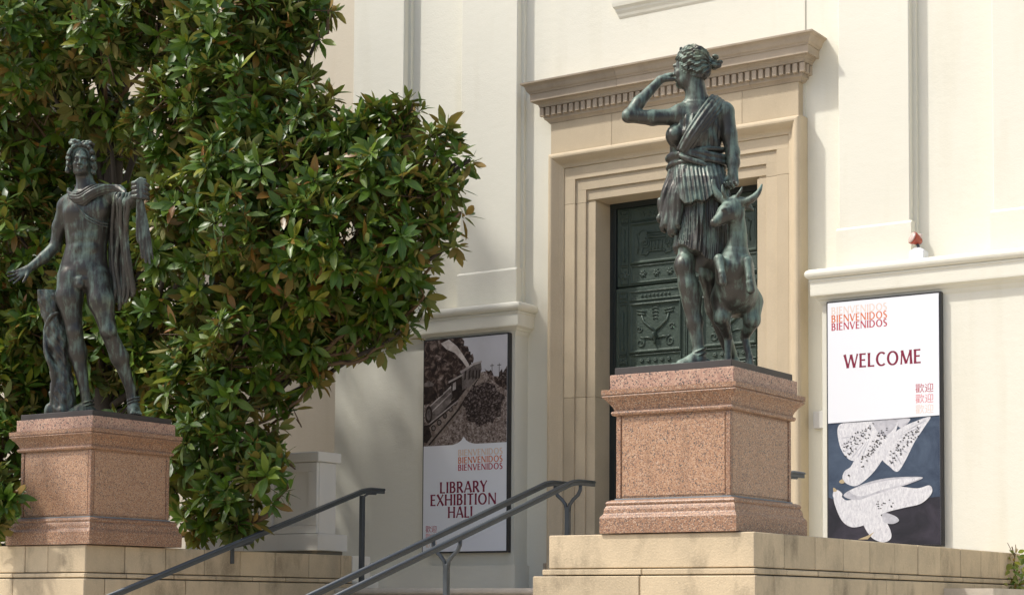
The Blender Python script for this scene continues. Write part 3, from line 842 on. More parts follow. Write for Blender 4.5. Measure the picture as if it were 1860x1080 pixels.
# carriages curving away
P_([(.42, .755), (.46, .84), (.60, .872), (.69, .878), (.70, .845), (.66, .81), (.55, .765)], I_grey)
for u in (.44, .49, .54, .585, .625, .66): P_([(u, .80), (u+.02, .807), (u+.025, .848), (u+.005, .842)], I_dark)
P_([(.44, .845), (.60, .879), (.70, .886), (.70, .878), (.6, .868), (.45, .833)], I_lite)
# cab
P_([(.32, .71), (.33, .80), (.46, .823), (.47, .735)], I_dark); P_([(.30, .802), (.47, .832), (.475, .824), (.30, .792)], I_lite)
P_([(.35, .755), (.355, .79), (.39, .797), (.39, .762)], I_lite)
# boiler and smokebox
P_([(.05, .625), (.07, .69), (.33, .775), (.35, .73), (.30, .69), (.10, .61)], I_grey)
P_([(.07, .685), (.08, .695), (.33, .780), (.335, .772)], I_lite); P_([(.10, .66), (.10, .668), (.33, .748), (.33, .742)], I_lite)
P_([(.02+.045*math.cos(a*math.pi/8)+.04, .65+.042*math.sin(a*math.pi/8)) for a in range(16)], I_dark)
P_([(.06+.028*math.cos(a*math.pi/8), .65+.028*math.sin(a*math.pi/8)) for a in range(16)], I_grey)
P_([(.015, .70), (.005, .775), (.11, .79), (.09, .705)], I_dark); P_([(.0, .785), (.0, .800), (.06, .812), (.125, .795), (.11, .785)], I_grey)
P_([(.19, .73), (.185, .765), (.235, .775), (.235, .742)], I_dark); P_([(.26, .755), (.26, .78), (.29, .787), (.29, .765)], I_dark)
for u, v, r in ((.12, .585, .030), (.19, .61, .03), (.26, .64, .028), (.33, .668, .025), (.39, .695, .022)):
    P_([(u+r*math.cos(a*math.pi/7), v+r*0.48*1.05*math.sin(a*math.pi/7)) for a in range(14)], I_dark)
    P_([(u+r*.6*math.cos(a*math.pi/7), v+r*0.3*math.sin(a*math.pi/7)) for a in range(14)], I_grey)
P_([(.06, .60), (.06, .608), (.42, .712), (.42, .705)], I_lite)
P_([(0, .52), (0, .60), (.06, .60), (.10, .545), (.04, .515)], I_dark)
# bush
P_([(.72+(.235+.02*math.sin(7*a)+rp.uniform(-.022, .022))*math.cos(a), .685+(.10+rp.uniform(-.010, .010))*math.sin(a)) for a in [k*math.pi/18 for k in range(36)]], I_bush)
# far trees and poles at right
P_(rough_pts([(.74, .845), (.80, .835), (.88, .80), (.95, .785), (1.0, .79)], .012, 3)+[(1, .74), (.9, .765), (.8, .80)], I_hill)
P_(rough_pts([(.90, .80), (.93, .84), (.96, .825), (1.0, .855)], .012, 2)+[(1, .78), (.93, .79)], I_bush)
for u in (.82, .905): P_([(u, .80), (u, .868), (u+.006, .868), (u+.006, .80)], I_dark); P_([(u-.02, .858), (u-.02, .861), (u+.026, .861), (u+.026, .858)], I_dark)
# white lower field with the pointed notch
P_([(0, 0), (1, 0), (1, .497), (.68, .497), (.62, .500), (.56, .508), (.52, .519), (.49, .537), (.46, .519), (.42, .508), (.36, .500), (.3, .497), (0, .497)], I_white, 'face_field')
y2 = y-0.00002*lay[0]-0.0004
for txt, u0, u1, v, cap, mt in (('BIENVENIDOS', .425, .955, .446, .029, I_peach), ('BIENVENIDOS', .425, .955, .411, .029, I_orange), ('BIENVENIDOS', .425, .955, .377, .029, I_red),
                               ('LIBRARY', .205, .775, .274, .052, I_maroon), ('EXHIBITION', .09, .885, .216, .052, I_maroon), ('HALL', .305, .64, .157, .052, I_maroon)):
    text_on(R_, tr, y2, txt, u0, u1, v, cap, mt)
for v, mt in ((.094, I_red), (.058, I_pink), (.022, I_peach)):
    xx, zz = tr(.03, v); cjk('歡迎', xx, y2, zz, 0.074, mt, R_)
# ---- right sign: welcome, two white birds on slate blue
R_, tr, y = sign(-6.622, 'tall sign reading WELCOME above a picture of two white birds')
lay[0] = 0
I_slate = m_print('print_slate', [(0.35, (0.028, 0.042, 0.075)), (0.65, (0.075, 0.105, 0.155))], 3, 6)
I_rock = m_print('print_rock', [(0.35, (0.016, 0.017, 0.022)), (0.65, (0.045, 0.040, 0.055))], 4, 6)
I_feath = m_print('print_feather', [(0.30, (0.50, 0.50, 0.54)), (0.62, (0.74, 0.74, 0.76))], 30, 5, (2.5, 1, 1))
I_fshade = m_print('print_feather_shade', [(0.30, (0.34, 0.34, 0.38)), (0.6, (0.56, 0.56, 0.60))], 12, 5)
I_spot = ink('ink_spot', (0.03, 0.028, 0.03)); I_beak = ink('ink_beak', (0.45, 0.36, 0.22))
P_([(0, 0), (1, 0), (1, .512), (0, .503)], I_slate)
P_([(0, 0), (1, 0), (1, .19), (.86, .185), (.70, .15), (.45, .13), (.2, .16), (0, .20)], I_rock)
def blob(pts, mat, sub=6, name='print_area'):
    """closed Catmull-Rom outline"""
    n_ = len(pts); out = []
    for i in range(n_):
        p0, p1, p2, p3 = (Vector(pts[(i+k) % n_]) for k in (-1, 0, 1, 2))
        for s in range(sub):
            t = s/sub
            out.append(tuple(0.5*((2*p1)+(p2-p0)*t+(2*p0-5*p1+4*p2-p3)*t*t+(3*p1-p0-3*p2+p3)*t**3)))
    P_(out, mat, name)
blob([(.10, .495), (.10, .42), (.16, .365), (.24, .345), (.34, .365), (.42, .41), (.47, .46), (.45, .50), (.28, .503)], I_feath)        # left wing, raised
blob([(.48, .36), (.56, .315), (.63, .295), (.70, .34), (.78, .41), (.87, .47), (.92, .508), (.80, .495), (.66, .47), (.56, .43)], I_feath)   # right wing
blob([(.60, .505), (.66, .47), (.74, .497), (.72, .508)], I_fshade)
blob([(.13, .275), (.15, .305), (.21, .325), (.28, .385), (.38, .45), (.48, .495), (.60, .508), (.63, .48), (.58, .42), (.50, .35), (.40, .29), (.27, .245), (.18, .250)], I_feath)   # diving body
blob([(.40, .50), (.47, .505), (.62, .507), (.60, .47), (.50, .44)], I_fshade)
for (bx, bv, pts) in ((.40, .455, [(.12, .44), (.12, .41), (.15, .385), (.18, .37), (.22, .36), (.27, .36), (.32, .37)]), (.55, .42, [(.88, .495), (.84, .47), (.80, .445), (.76, .41), (.71, .37), (.66, .325), (.60, .315)]), (.42, .20, [(.90, .228), (.90, .21), (.87, .195), (.82, .18), (.72, .165)]), (.25, .20, [(.78, .262), (.68, .256), (.6, .245), (.5, .23)]), (.40, .13, [(.40, .045), (.45, .03), (.50, .03), (.54, .05)])):
    for (eu, ev) in pts:     # feather shafts
        dx_, dz_ = eu-bx, ev-bv; mu, mv = bx+dx_*.35, bv+dz_*.35; w_ = .006
        L__ = math.hypot(dx_, dz_*2); nu, nv = -dz_*2/L__*w_, dx_/L__*w_*.5
        P_([(mu-nu*.3, mv-nv*.3), (eu-nu, ev-nv), (eu+nu, ev+nv), (mu+nu*.3, mv+nv*.3)], I_fshade)
for k in range(190):      # dark flecks on the wings
    t = rp.random(); w_ = rp.uniform(-1, 1)
    if k % 3 == 0: u, v = .14+.28*t, .385+.10*t+.035*w_
    elif k % 3 == 1: u, v = .56+.26*t, .345+.12*t+.03*w_
    else: u, v = .30+.24*t, .335+.14*t+.028*w_
    s = .0075
    P_([(u-s*1.2, v), (u, v+s*.35), (u+s*1.2, v-s*.1), (u, v-s*.35)], I_spot)
blob([(.13, .272), (.10, .263), (.12, .255), (.15, .258)], I_beak); P_([(.178, .287), (.19, .291), (.20, .286), (.19, .282)], I_spot)
blob([(.05, .20), (.07, .155), (.13, .10), (.22, .075), (.34, .085), (.44, .115), (.55, .135), (.70, .15), (.84, .165), (.93, .205), (.91, .235), (.80, .225), (.62, .235), (.45, .22), (.30, .20), (.17, .185), (.10, .21)], I_feath)   # perched body and tail
blob([(.14, .205), (.24, .235), (.42, .262), (.62, .272), (.85, .268), (.74, .245), (.58, .225), (.42, .205), (.26, .185)], I_fshade)
blob([(.20, .225), (.40, .25), (.62, .264), (.82, .265), (.70, .245), (.5, .225), (.3, .2)], I_feath)
blob([(.30, .12), (.33, .075), (.40, .03), (.50, .012), (.57, .03), (.55, .075), (.47, .125), (.40, .15)], I_feath)      # drooping wing
blob([(.50, .13), (.60, .118), (.64, .098), (.58, .085), (.50, .095)], I_fshade)
blob([(.045, .20), (.05, .225), (.09, .228), (.13, .21), (.10, .19)], I_feath); blob([(.05, .222), (.045, .238), (.065, .235), (.08, .225)], I_beak)
for k in range(16):
    u, v = .44+rp.random()*.16, .165+rp.uniform(-.02, .02); s = .009
    P_([(u-s, v), (u, v+s*.35), (u+s, v-s*.1), (u, v-s*.3)], I_spot)
P_([(.27, .025), (.36, .04), (.42, .055), (.36, .025)], I_beak)
P_([(0, .5035), (1, .5125), (1, 1), (0, 1)], I_white, 'face_field')
y2 = y-0.00002*lay[0]-0.0004
for txt, u0, u1, v, cap, mt in (('BIENVENIDOS', .035, .545, .951, .030, I_pale), ('BIENVENIDOS', .035, .545, .918, .030, I_orange), ('BIENVENIDOS', .035, .545, .885, .030, I_red), ('WELCOME', .15, .845, .725, .056, I_maroon)):
    text_on(R_, tr, y2, txt, u0, u1, v, cap, mt)
for v, mt in ((.610, I_red), (.568, I_pink), (.526, I_pale)):
    xx, zz = tr(.79, v); cjk('歡迎', xx, y2, zz, 0.084, mt, R_)

# ---------------------------------------------------------------- small fittings
jb = MB(); jb.cbox(-6.868, -6.695, YU-0.045, YU-0.001, 1.62, 1.775, 0.004)
tag(jb.build('junction_box', m_plain('box_grey', (0.56, 0.55, 0.52), 0.6)), 'small white box on the wall left of the WELCOME sign', 'box')
FL = empty('floodlight', (-5.79, 14.93, 3.03), 0, 'small red and white floodlight standing on the ledge above the WELCOME sign', 'floodlight')
MB().cbox(-5.85, -5.715, 14.87, 14.985, 3.026, 3.10, 0.006).prism([(-5.85, 3.10), (-5.715, 3.10), (-5.755, 3.128), (-5.81, 3.128)], 'y', 14.885, 14.97).build('ballast_box', m_plain('fitting_white', (0.75, 0.77, 0.80), 0.4), FL)
MB().tube([(-5.785, 14.93, 3.125), (-5.785, 14.93, 3.15), (-5.80, 14.925, 3.175)], 0.014, 8).build('swivel', M['rail'], FL)
m_red = m_plain('red_lens', (0.33, 0.055, 0.028), 0.2, 0, 0.3, 14)
hd = MB()
axv = Vector((-0.55, -0.72, 0.35)).normalized(); c0 = Vector((-5.80, 14.93, 3.205))
hd.tube([c0-axv*0.05, c0-axv*0.035, c0, c0+axv*0.035, c0+axv*0.048], [0.018, 0.032, 0.045, 0.056, 0.056], 14)
hd.build('lamp_head', m_red, FL)
MB().tube([c0+axv*0.0485, c0+axv*0.058], [0.052, 0.045], 14).build('lens', ink('lens_glass', (0.55, 0.42, 0.38), 0.1), FL)
MB().cbox(-5.80, -5.765, 14.95, 14.985, 3.195, 3.26, 0.005).build('bracket', m_plain('fitting_pale', (0.6, 0.5, 0.45), 0.5), FL)
MB().tube([(-5.715, 14.93, 3.035), (-5.66, 14.93, 3.034), (-5.6, 15.0, 3.045)], 0.006, 6).build('cable', M['rail'], FL)

# ---------------------------------------------------------------- implicit-surface modelling for the bronzes
class Vol:
    def __init__(self, lo, hi, h):
        self.lo = np.array(lo, float); self.h = h
        self.n = np.ceil((np.array(hi, float)-self.lo)/h).astype(int)+1
        self.D = np.full(self.n, 1.0, np.float32)
    def region(self, lo, hi):
        a = np.clip(np.floor((np.array(lo)-self.lo)/self.h).astype(int), 0, self.n)
        b = np.clip(np.ceil((np.array(hi)-self.lo)/self.h).astype(int)+1, 0, self.n)
        if np.any(b-a < 1): return None
        sl = tuple(slice(i, j) for i, j in zip(a, b))
        g = [(self.lo[k]+self.h*np.arange(a[k], b[k])).astype(np.float32) for k in range(3)]
        return sl, g[0][:, None, None], g[1][None, :, None], g[2][None, None, :]
    def put(self, fn, lo, hi, k=0.02, op='u'):
        pad = k+0.03
        r = self.region(np.array(lo)-pad, np.array(hi)+pad)
        if r is None: return self
        sl, x, y, z = r
        d = fn(x, y, z).astype(np.float32)
        a = self.D[sl]
        if op == 'u':
            h = np.maximum(k-np.abs(a-d), 0)/k if k > 0 else 0
            self.D[sl] = np.minimum(a, d)-h*h*k*0.25
        elif op == 's':
            h = np.maximum(k-np.abs(a+d), 0)/k if k > 0 else 0
            self.D[sl] = np.maximum(a, -d)+h*h*k*0.25
        elif op == 'disp':
            self.D[sl] = a+d
        return self
    def cap(self, a, b, ra, rb=None, k=0.02, op='u'):
        a = np.array(a, float); b = np.array(b, float); rb = ra if rb is None else rb
        ab = b-a; L = float(ab@ab)+1e-9; R_ = max(ra, rb)
        def fn(x, y, z):
            t = np.clip(((x-a[0])*ab[0]+(y-a[1])*ab[1]+(z-a[2])*ab[2])/L, 0, 1)
            return np.sqrt((x-a[0]-t*ab[0])**2+(y-a[1]-t*ab[1])**2+(z-a[2]-t*ab[2])**2)-(ra+(rb-ra)*t)
        return self.put(fn, np.minimum(a, b)-R_, np.maximum(a, b)+R_, k, op)
    def chain(self, pts, rads, k=0.012):
        if not isinstance(rads, (list, tuple)): rads = [rads]*len(pts)
        pts, rads = smooth_path(pts, rads)
        R_ = max(rads)
        def fn(x, y, z):
            best = None
            for i in range(len(pts)-1):
                a = pts[i]; ab = pts[i+1]-a; L = float(ab@ab)+1e-9
                t = np.clip(((x-a[0])*ab[0]+(y-a[1])*ab[1]+(z-a[2])*ab[2])/L, 0, 1)
                d = np.sqrt((x-a[0]-t*ab[0])**2+(y-a[1]-t*ab[1])**2+(z-a[2]-t*ab[2])**2)-(rads[i]+(rads[i+1]-rads[i])*t)
                best = d if best is None else np.minimum(best, d)
            return best
        return self.put(fn, np.min(pts, 0)-R_, np.max(pts, 0)+R_, k)
    def ell(self, c, r, rot=None, k=0.02, op='u'):
        c = np.array(c, float); r = np.array(r, float); R_ = np.eye(3) if rot is None else np.array(rot, float)   # rows: local axes
        ext = np.sqrt(((R_*r[:, None])**2).sum(0))
        def fn(x, y, z):
            q = [(R_[i, 0]*(x-c[0])+R_[i, 1]*(y-c[1])+R_[i, 2]*(z-c[2])) for i in range(3)]
            k0 = np.sqrt(sum((q[i]/r[i])**2 for i in range(3)))
            k1 = np.sqrt(sum((q[i]/r[i]**2)**2 for i in range(3)))+1e-6
            return k0*(k0-1)/k1
        return self.put(fn, c-ext, c+ext, k, op)
    def loft(self, rows, k=0.03, disp=None, cut=None):
        rows = sorted(rows); zs = np.array([r[0] for r in rows]); A = np.array([r[1:5] for r in rows])
        lo = (np.min(A[:, 0]-A[:, 2]), np.min(A[:, 1]-A[:, 3]), zs[0]); hi = (np.max(A[:, 0]+A[:, 2]), np.max(A[:, 1]+A[:, 3]), zs[-1])
        def fn(x, y, z):
            cx, cy, ax, ay = (np.interp(z.ravel(), zs, A[:, i])[None, None, :] for i in range(4))
            qx = (x-cx)/ax; qy = (y-cy)/ay
            rr = np.sqrt(qx*qx+qy*qy)+1e-6
            d = (rr-1)*np.minimum(ax, ay)*0.95
            if disp is not None: d = d+disp(x, y, z, np.arctan2(qy, qx))
            d = np.maximum(d, np.maximum(zs[0]-z, z-zs[-1]))
            if cut is not None: d = np.maximum(d, cut(x, y, z))
            return d
        return self.put(fn, lo, hi, k)
    def rough(self, amp, freq, seed=0):
        rs = np.random.RandomState(seed)
        def fn(x, y, z):
            d = 0
            for i in range(4):
                w_ = rs.uniform(-1, 1, 3)*freq*(1+0.7*i); p = rs.uniform(0, 6.28)
                d = d+np.sin(w_[0]*x+w_[1]*y+w_[2]*z+p)/(1+0.7*i)
            return amp*0.5*d
        hi = self.lo+self.h*(self.n-1)
        return self.put(fn, self.lo, hi, 0, 'disp')
    def mesh(self, name):
        D = self.D
        D = D.copy(); D[0] = D[-1] = 1; D[:, 0] = D[:, -1] = 1; D[:, :, 0] = D[:, :, -1] = 1
        ins = D < 0
        cnt = np.zeros(tuple(self.n-1), np.uint8)
        for i in (0, 1):
            for j in (0, 1):
                for k in (0, 1):
                    cnt += ins[i:ins.shape[0]-1+i, j:ins.shape[1]-1+j, k:ins.shape[2]-1+k]
        cells = np.argwhere((cnt > 0) & (cnt < 8))
        idx = np.full(cnt.shape, -1, np.int32)
        idx[cells[:, 0], cells[:, 1], cells[:, 2]] = np.arange(len(cells))
        cor = [(i, j, k) for i in (0, 1) for j in (0, 1) for k in (0, 1)]
        val = {c: D[cells[:, 0]+c[0], cells[:, 1]+c[1], cells[:, 2]+c[2]] for c in cor}
        acc = np.zeros((len(cells), 3)); num = np.zeros(len(cells))
        for c in cor:
            for ax in range(3):
                if c[ax] == 0:
                    e = list(c); e[ax] = 1; e = tuple(e)
                    a, b = val[c], val[e]
                    m = (a < 0) != (b < 0)
                    t = np.where(m, a/(np.where(m, a-b, 1)), 0)
                    p = np.zeros((len(cells), 3)); p[:] = c; p[:, ax] += t
                    acc += p*m[:, None]; num += m
        V = self.lo+self.h*(cells+acc/np.maximum(num, 1)[:, None])
        F_ = []
        for ax in range(3):
            o1, o2 = [(1, 2), (2, 0), (0, 1)][ax]
            s0 = [slice(0, -1)]*3; s1 = [slice(0, -1)]*3
            s0[ax] = slice(0, -1); s1[ax] = slice(1, None)
            for o in (o1, o2): s0[o] = slice(1, -1); s1[o] = slice(1, -1)
            a = ins[tuple(s0)]; b = ins[tuple(s1)]
            for flip in (False, True):
                e = np.argwhere((a & ~b) if not flip else (~a & b))
                off = np.zeros(3, int); off[o1] = 1; off[o2] = 1
                e = e+off
                q = []
                for (u, v) in ((-1, -1), (0, -1), (0, 0), (-1, 0)):
                    c = e.copy(); c[:, o1] += u; c[:, o2] += v
                    q.append(idx[c[:, 0], c[:, 1], c[:, 2]])
                q = np.stack(q, 1)
                F_.append(q[:, ::-1] if flip else q)
        F_ = np.concatenate(F_)
        me = bpy.data.meshes.new(name)
        me.vertices.add(len(V)); me.vertices.foreach_set('co', V.astype(np.float32).ravel())
        me.loops.add(F_.size); me.loops.foreach_set('vertex_index', F_.astype(np.int32).ravel())
        me.polygons.add(len(F_)); me.polygons.foreach_set('loop_start', np.arange(0, F_.size, 4, dtype=np.int32))
        me.polygons.foreach_set('use_smooth', np.ones(len(F_), bool))
        me.update(calc_edges=True); me.validate()
        return me
def smooth_path(pts, rads, sub=3):
    pts = [np.array(p, float) for p in pts]; n_ = len(pts)
    if n_ < 3: return pts, list(rads)
    op, orr = [], []
    for i in range(n_-1):
        p0, p1, p2, p3 = pts[max(i-1, 0)], pts[i], pts[i+1], pts[min(i+2, n_-1)]
        for s in range(sub):
            t = s/sub
            op.append(0.5*(2*p1+(p2-p0)*t+(2*p0-5*p1+4*p2-p3)*t*t+(3*p1-p0-3*p2+p3)*t**3)); orr.append(rads[i]+(rads[i+1]-rads[i])*t)
    op.append(pts[-1]); orr.append(rads[-1])
    return op, orr
def unit(v):
    v = np.array(v, float); return v/np.linalg.norm(v)
class Figure:
    """joints are read as image columns and rows plus a distance t towards the viewer, then fixed in metres"""
    def __init__(self, cx, cy):
        self.O = np.array([cx, cy, SLAB1]); self.D0 = float(self.O@_F); self.s = self.D0/CAM_F
        self.r = np.array([math.cos(CAM_YAW), math.sin(CAM_YAW), 0]); self.a = np.array([-math.sin(CAM_YAW), math.cos(CAM_YAW), 0])
    def loc(self, P):
        d = P-self.O; return np.array([d@self.r, d@self.a, d[2]])
    def __call__(self, px, py, t=0.0):
        return self.loc(ray(px, py)*(self.D0-t))
    def g(self, px, z, t=0.0):
        a, b = self(px, 0, t), self(px, 1000, t)
        f = (z-a[2])/(b[2]-a[2]); return a+(b-a)*f
    def rows(self, data, tt=0.0):
        out = []
        for py, xl, xr, dep, *rest in data:
            t = rest[0] if rest else tt
            a, b = self(xl, py, t), self(xr, py, t)
            out.append((a[2], (a[0]+b[0])/2, a[1], abs(b[0]-a[0])/2, dep))
        return out
def frame_of(f, u=(0, 0, 1)):
    f = unit(f); s = unit(np.cross(u, f)); u2 = np.cross(f, s)
    return f, s, u2
def head(V, c, facing, sc=1.0, up=(0, 0, 1), male=False):
    f, s, u = frame_of(facing, up)
    P = lambda a, b, d: np.array(c)+sc*(a*f+b*s+d*u)
    R_ = np.array([f, s, u])
    V.ell(P(-0.012, 0, 0.030), np.array([0.094, 0.074, 0.090])*sc, R_, 0.02)
    V.ell(P(0.030, 0, -0.030), np.array([0.062, 0.058, 0.088])*sc, R_, 0.03)
    V.cap(P(0.045, -0.028, -0.085), P(0.045, 0.028, -0.085), 0.026*sc, None, 0.035)          # jaw
    V.ell(P(0.074, 0, -0.094), np.array([0.020, 0.022, 0.020])*sc, R_, 0.02)               # chin
    V.cap(P(0.087, -0.036, 0.020), P(0.087, 0.036, 0.020), 0.011*sc, None, 0.02)           # brow
    for q in (-1, 1):
        V.ell(P(0.096, q*0.031, 0.000), np.array([0.016, 0.019, 0.012])*sc, R_, 0.010, 's')
        V.ell(P(0.078, q*0.031, 0.000), np.array([0.013, 0.015, 0.010])*sc, R_, 0.003)
        V.ell(P(0.060, q*0.040, -0.034), np.array([0.026, 0.022, 0.026])*sc, R_, 0.02)      # cheek
        V.ell(P(-0.008, q*0.074, -0.008), np.array([0.018, 0.010, 0.030])*sc, R_, 0.008)    # ear
    V.cap(P(0.092, 0, 0.012), P(0.112, 0, -0.030), 0.0085*sc, 0.0115*sc, 0.012)
    V.cap(P(0.098, -0.012, -0.034), P(0.098, 0.012, -0.034), 0.0085*sc, None, 0.008)
    V.cap(P(0.090, -0.016, -0.0565), P(0.090, 0.016, -0.0565), 0.0075*sc, None, 0.006)
    V.cap(P(0.088, -0.013, -0.068), P(0.088, 0.013, -0.068), 0.0082*sc, None, 0.006)
    V.cap(P(0.100, -0.02, -0.0625), P(0.100, 0.02, -0.0625), 0.003*sc, None, 0.004, 's')
    return P, R_
def hand(V, w_, d, n_, curl, sc=1.0, thumb=1, spread=0.12, tcurl=0.5, wr=0.026):
    """palm from the wrist w_ along d, palm facing n_, five fingers bending towards n_"""
    d = unit(d); n_ = unit(np.array(n_)-np.dot(n_, d)*d); s = np.cross(d, n_)*thumb
    P = lambda a, b, c: np.array(w_)+sc*(a*d+b*s+c*n_)
    for b, L in ((-0.030, 0.078), (-0.010, 0.086), (0.010, 0.088), (0.028, 0.082)):
        V.cap(P(0.0, b*0.6, 0), P(L, b, 0), 0.017*sc, 0.0135*sc, 0.016)
    lens = ((-0.032, 0.078, 0.028, 0.019, 0.017), (-0.011, 0.088, 0.034, 0.023, 0.020), (0.011, 0.090, 0.037, 0.026, 0.021), (0.032, 0.084, 0.033, 0.022, 0.019))
    for i, (b, L, l1, l2, l3) in enumerate(lens):
        ang = (b/0.032)*spread; cu = curl[i] if isinstance(curl, (list, tuple)) else curl
        side = unit(d*math.cos(ang)+s*math.sin(ang)); p = P(L, b, 0); th = 0
        for ln, w0, w1, ca in ((l1, .0105, .0098, 1.0), (l2, .0098, .0090, 1.15), (l3, .0090, .0078, 0.8)):
            th += cu*ca
            q = p+sc*1.15*ln*(side*math.cos(th)+n_*math.sin(th))
            V.cap(p, q, w0*sc, w1*sc, 0.004); p = q
    p = P(0.018, 0.026, 0.006); th = 0.75
    for ln, w0, w1, ca in ((0.044, .018, .013, 0), (0.034, .0125, .011, -0.25), (0.027, .011, .009, -0.3)):
        th += ca*tcurl*2
        dirv = unit(d*math.cos(th)+s*math.sin(th)*0.9+n_*tcurl*0.8)
        q = p+sc*ln*dirv; V.cap(p, q, w0*sc, w1*sc, 0.008); p = q
def foot(V, ankle, toe_dir, sc=1.0, z0=0.0):
    d = unit((toe_dir[0], toe_dir[1], 0)); s = np.array([-d[1], d[0], 0])
    A = np.array([ankle[0], ankle[1], z0])
    P = lambda a, b, c: A+sc*(a*d+b*s)+np.array([0, 0, c*sc])
    V.cap(P(-0.045, 0, 0.034), P(0.05, 0, 0.050), 0.034*sc, 0.040*sc, 0.03)
    V.cap(P(0.02, 0, 0.065), P(0.13, -0.012, 0.030), 0.036*sc, 0.026*sc, 0.03)
    V.cap(P(0.03, 0.02, 0.030), P(0.125, 0.028, 0.022), 0.028*sc, 0.020*sc, 0.02)
    V.cap(P(-0.04, 0, 0.03), P(0.14, -0.01, 0.014), 0.030*sc, 0.016*sc, 0.02)
    for i, (b, L) in enumerate(((-0.030, 0.195), (-0.010, 0.190), (0.008, 0.182), (0.024, 0.170), (0.038, 0.154))):
        r_ = 0.0145 if i == 0 else 0.0105
        V.cap(P(0.12, b*0.9, 0.022), P(L-0.02, b, 0.020), r_*sc, r_*sc, 0.006); V.cap(P(L-0.02, b, 0.020), P(L, b, 0.012), r_*sc, r_*0.9*sc, 0.003)
    return P
def put_part(F, V, name, mat, root):
    me = V.mesh(name)
    o = bpy.data.objects.new(name, me); COL.objects.link(o); me.materials.append(mat)
    o.parent = root
    return o
HV = 0.0046

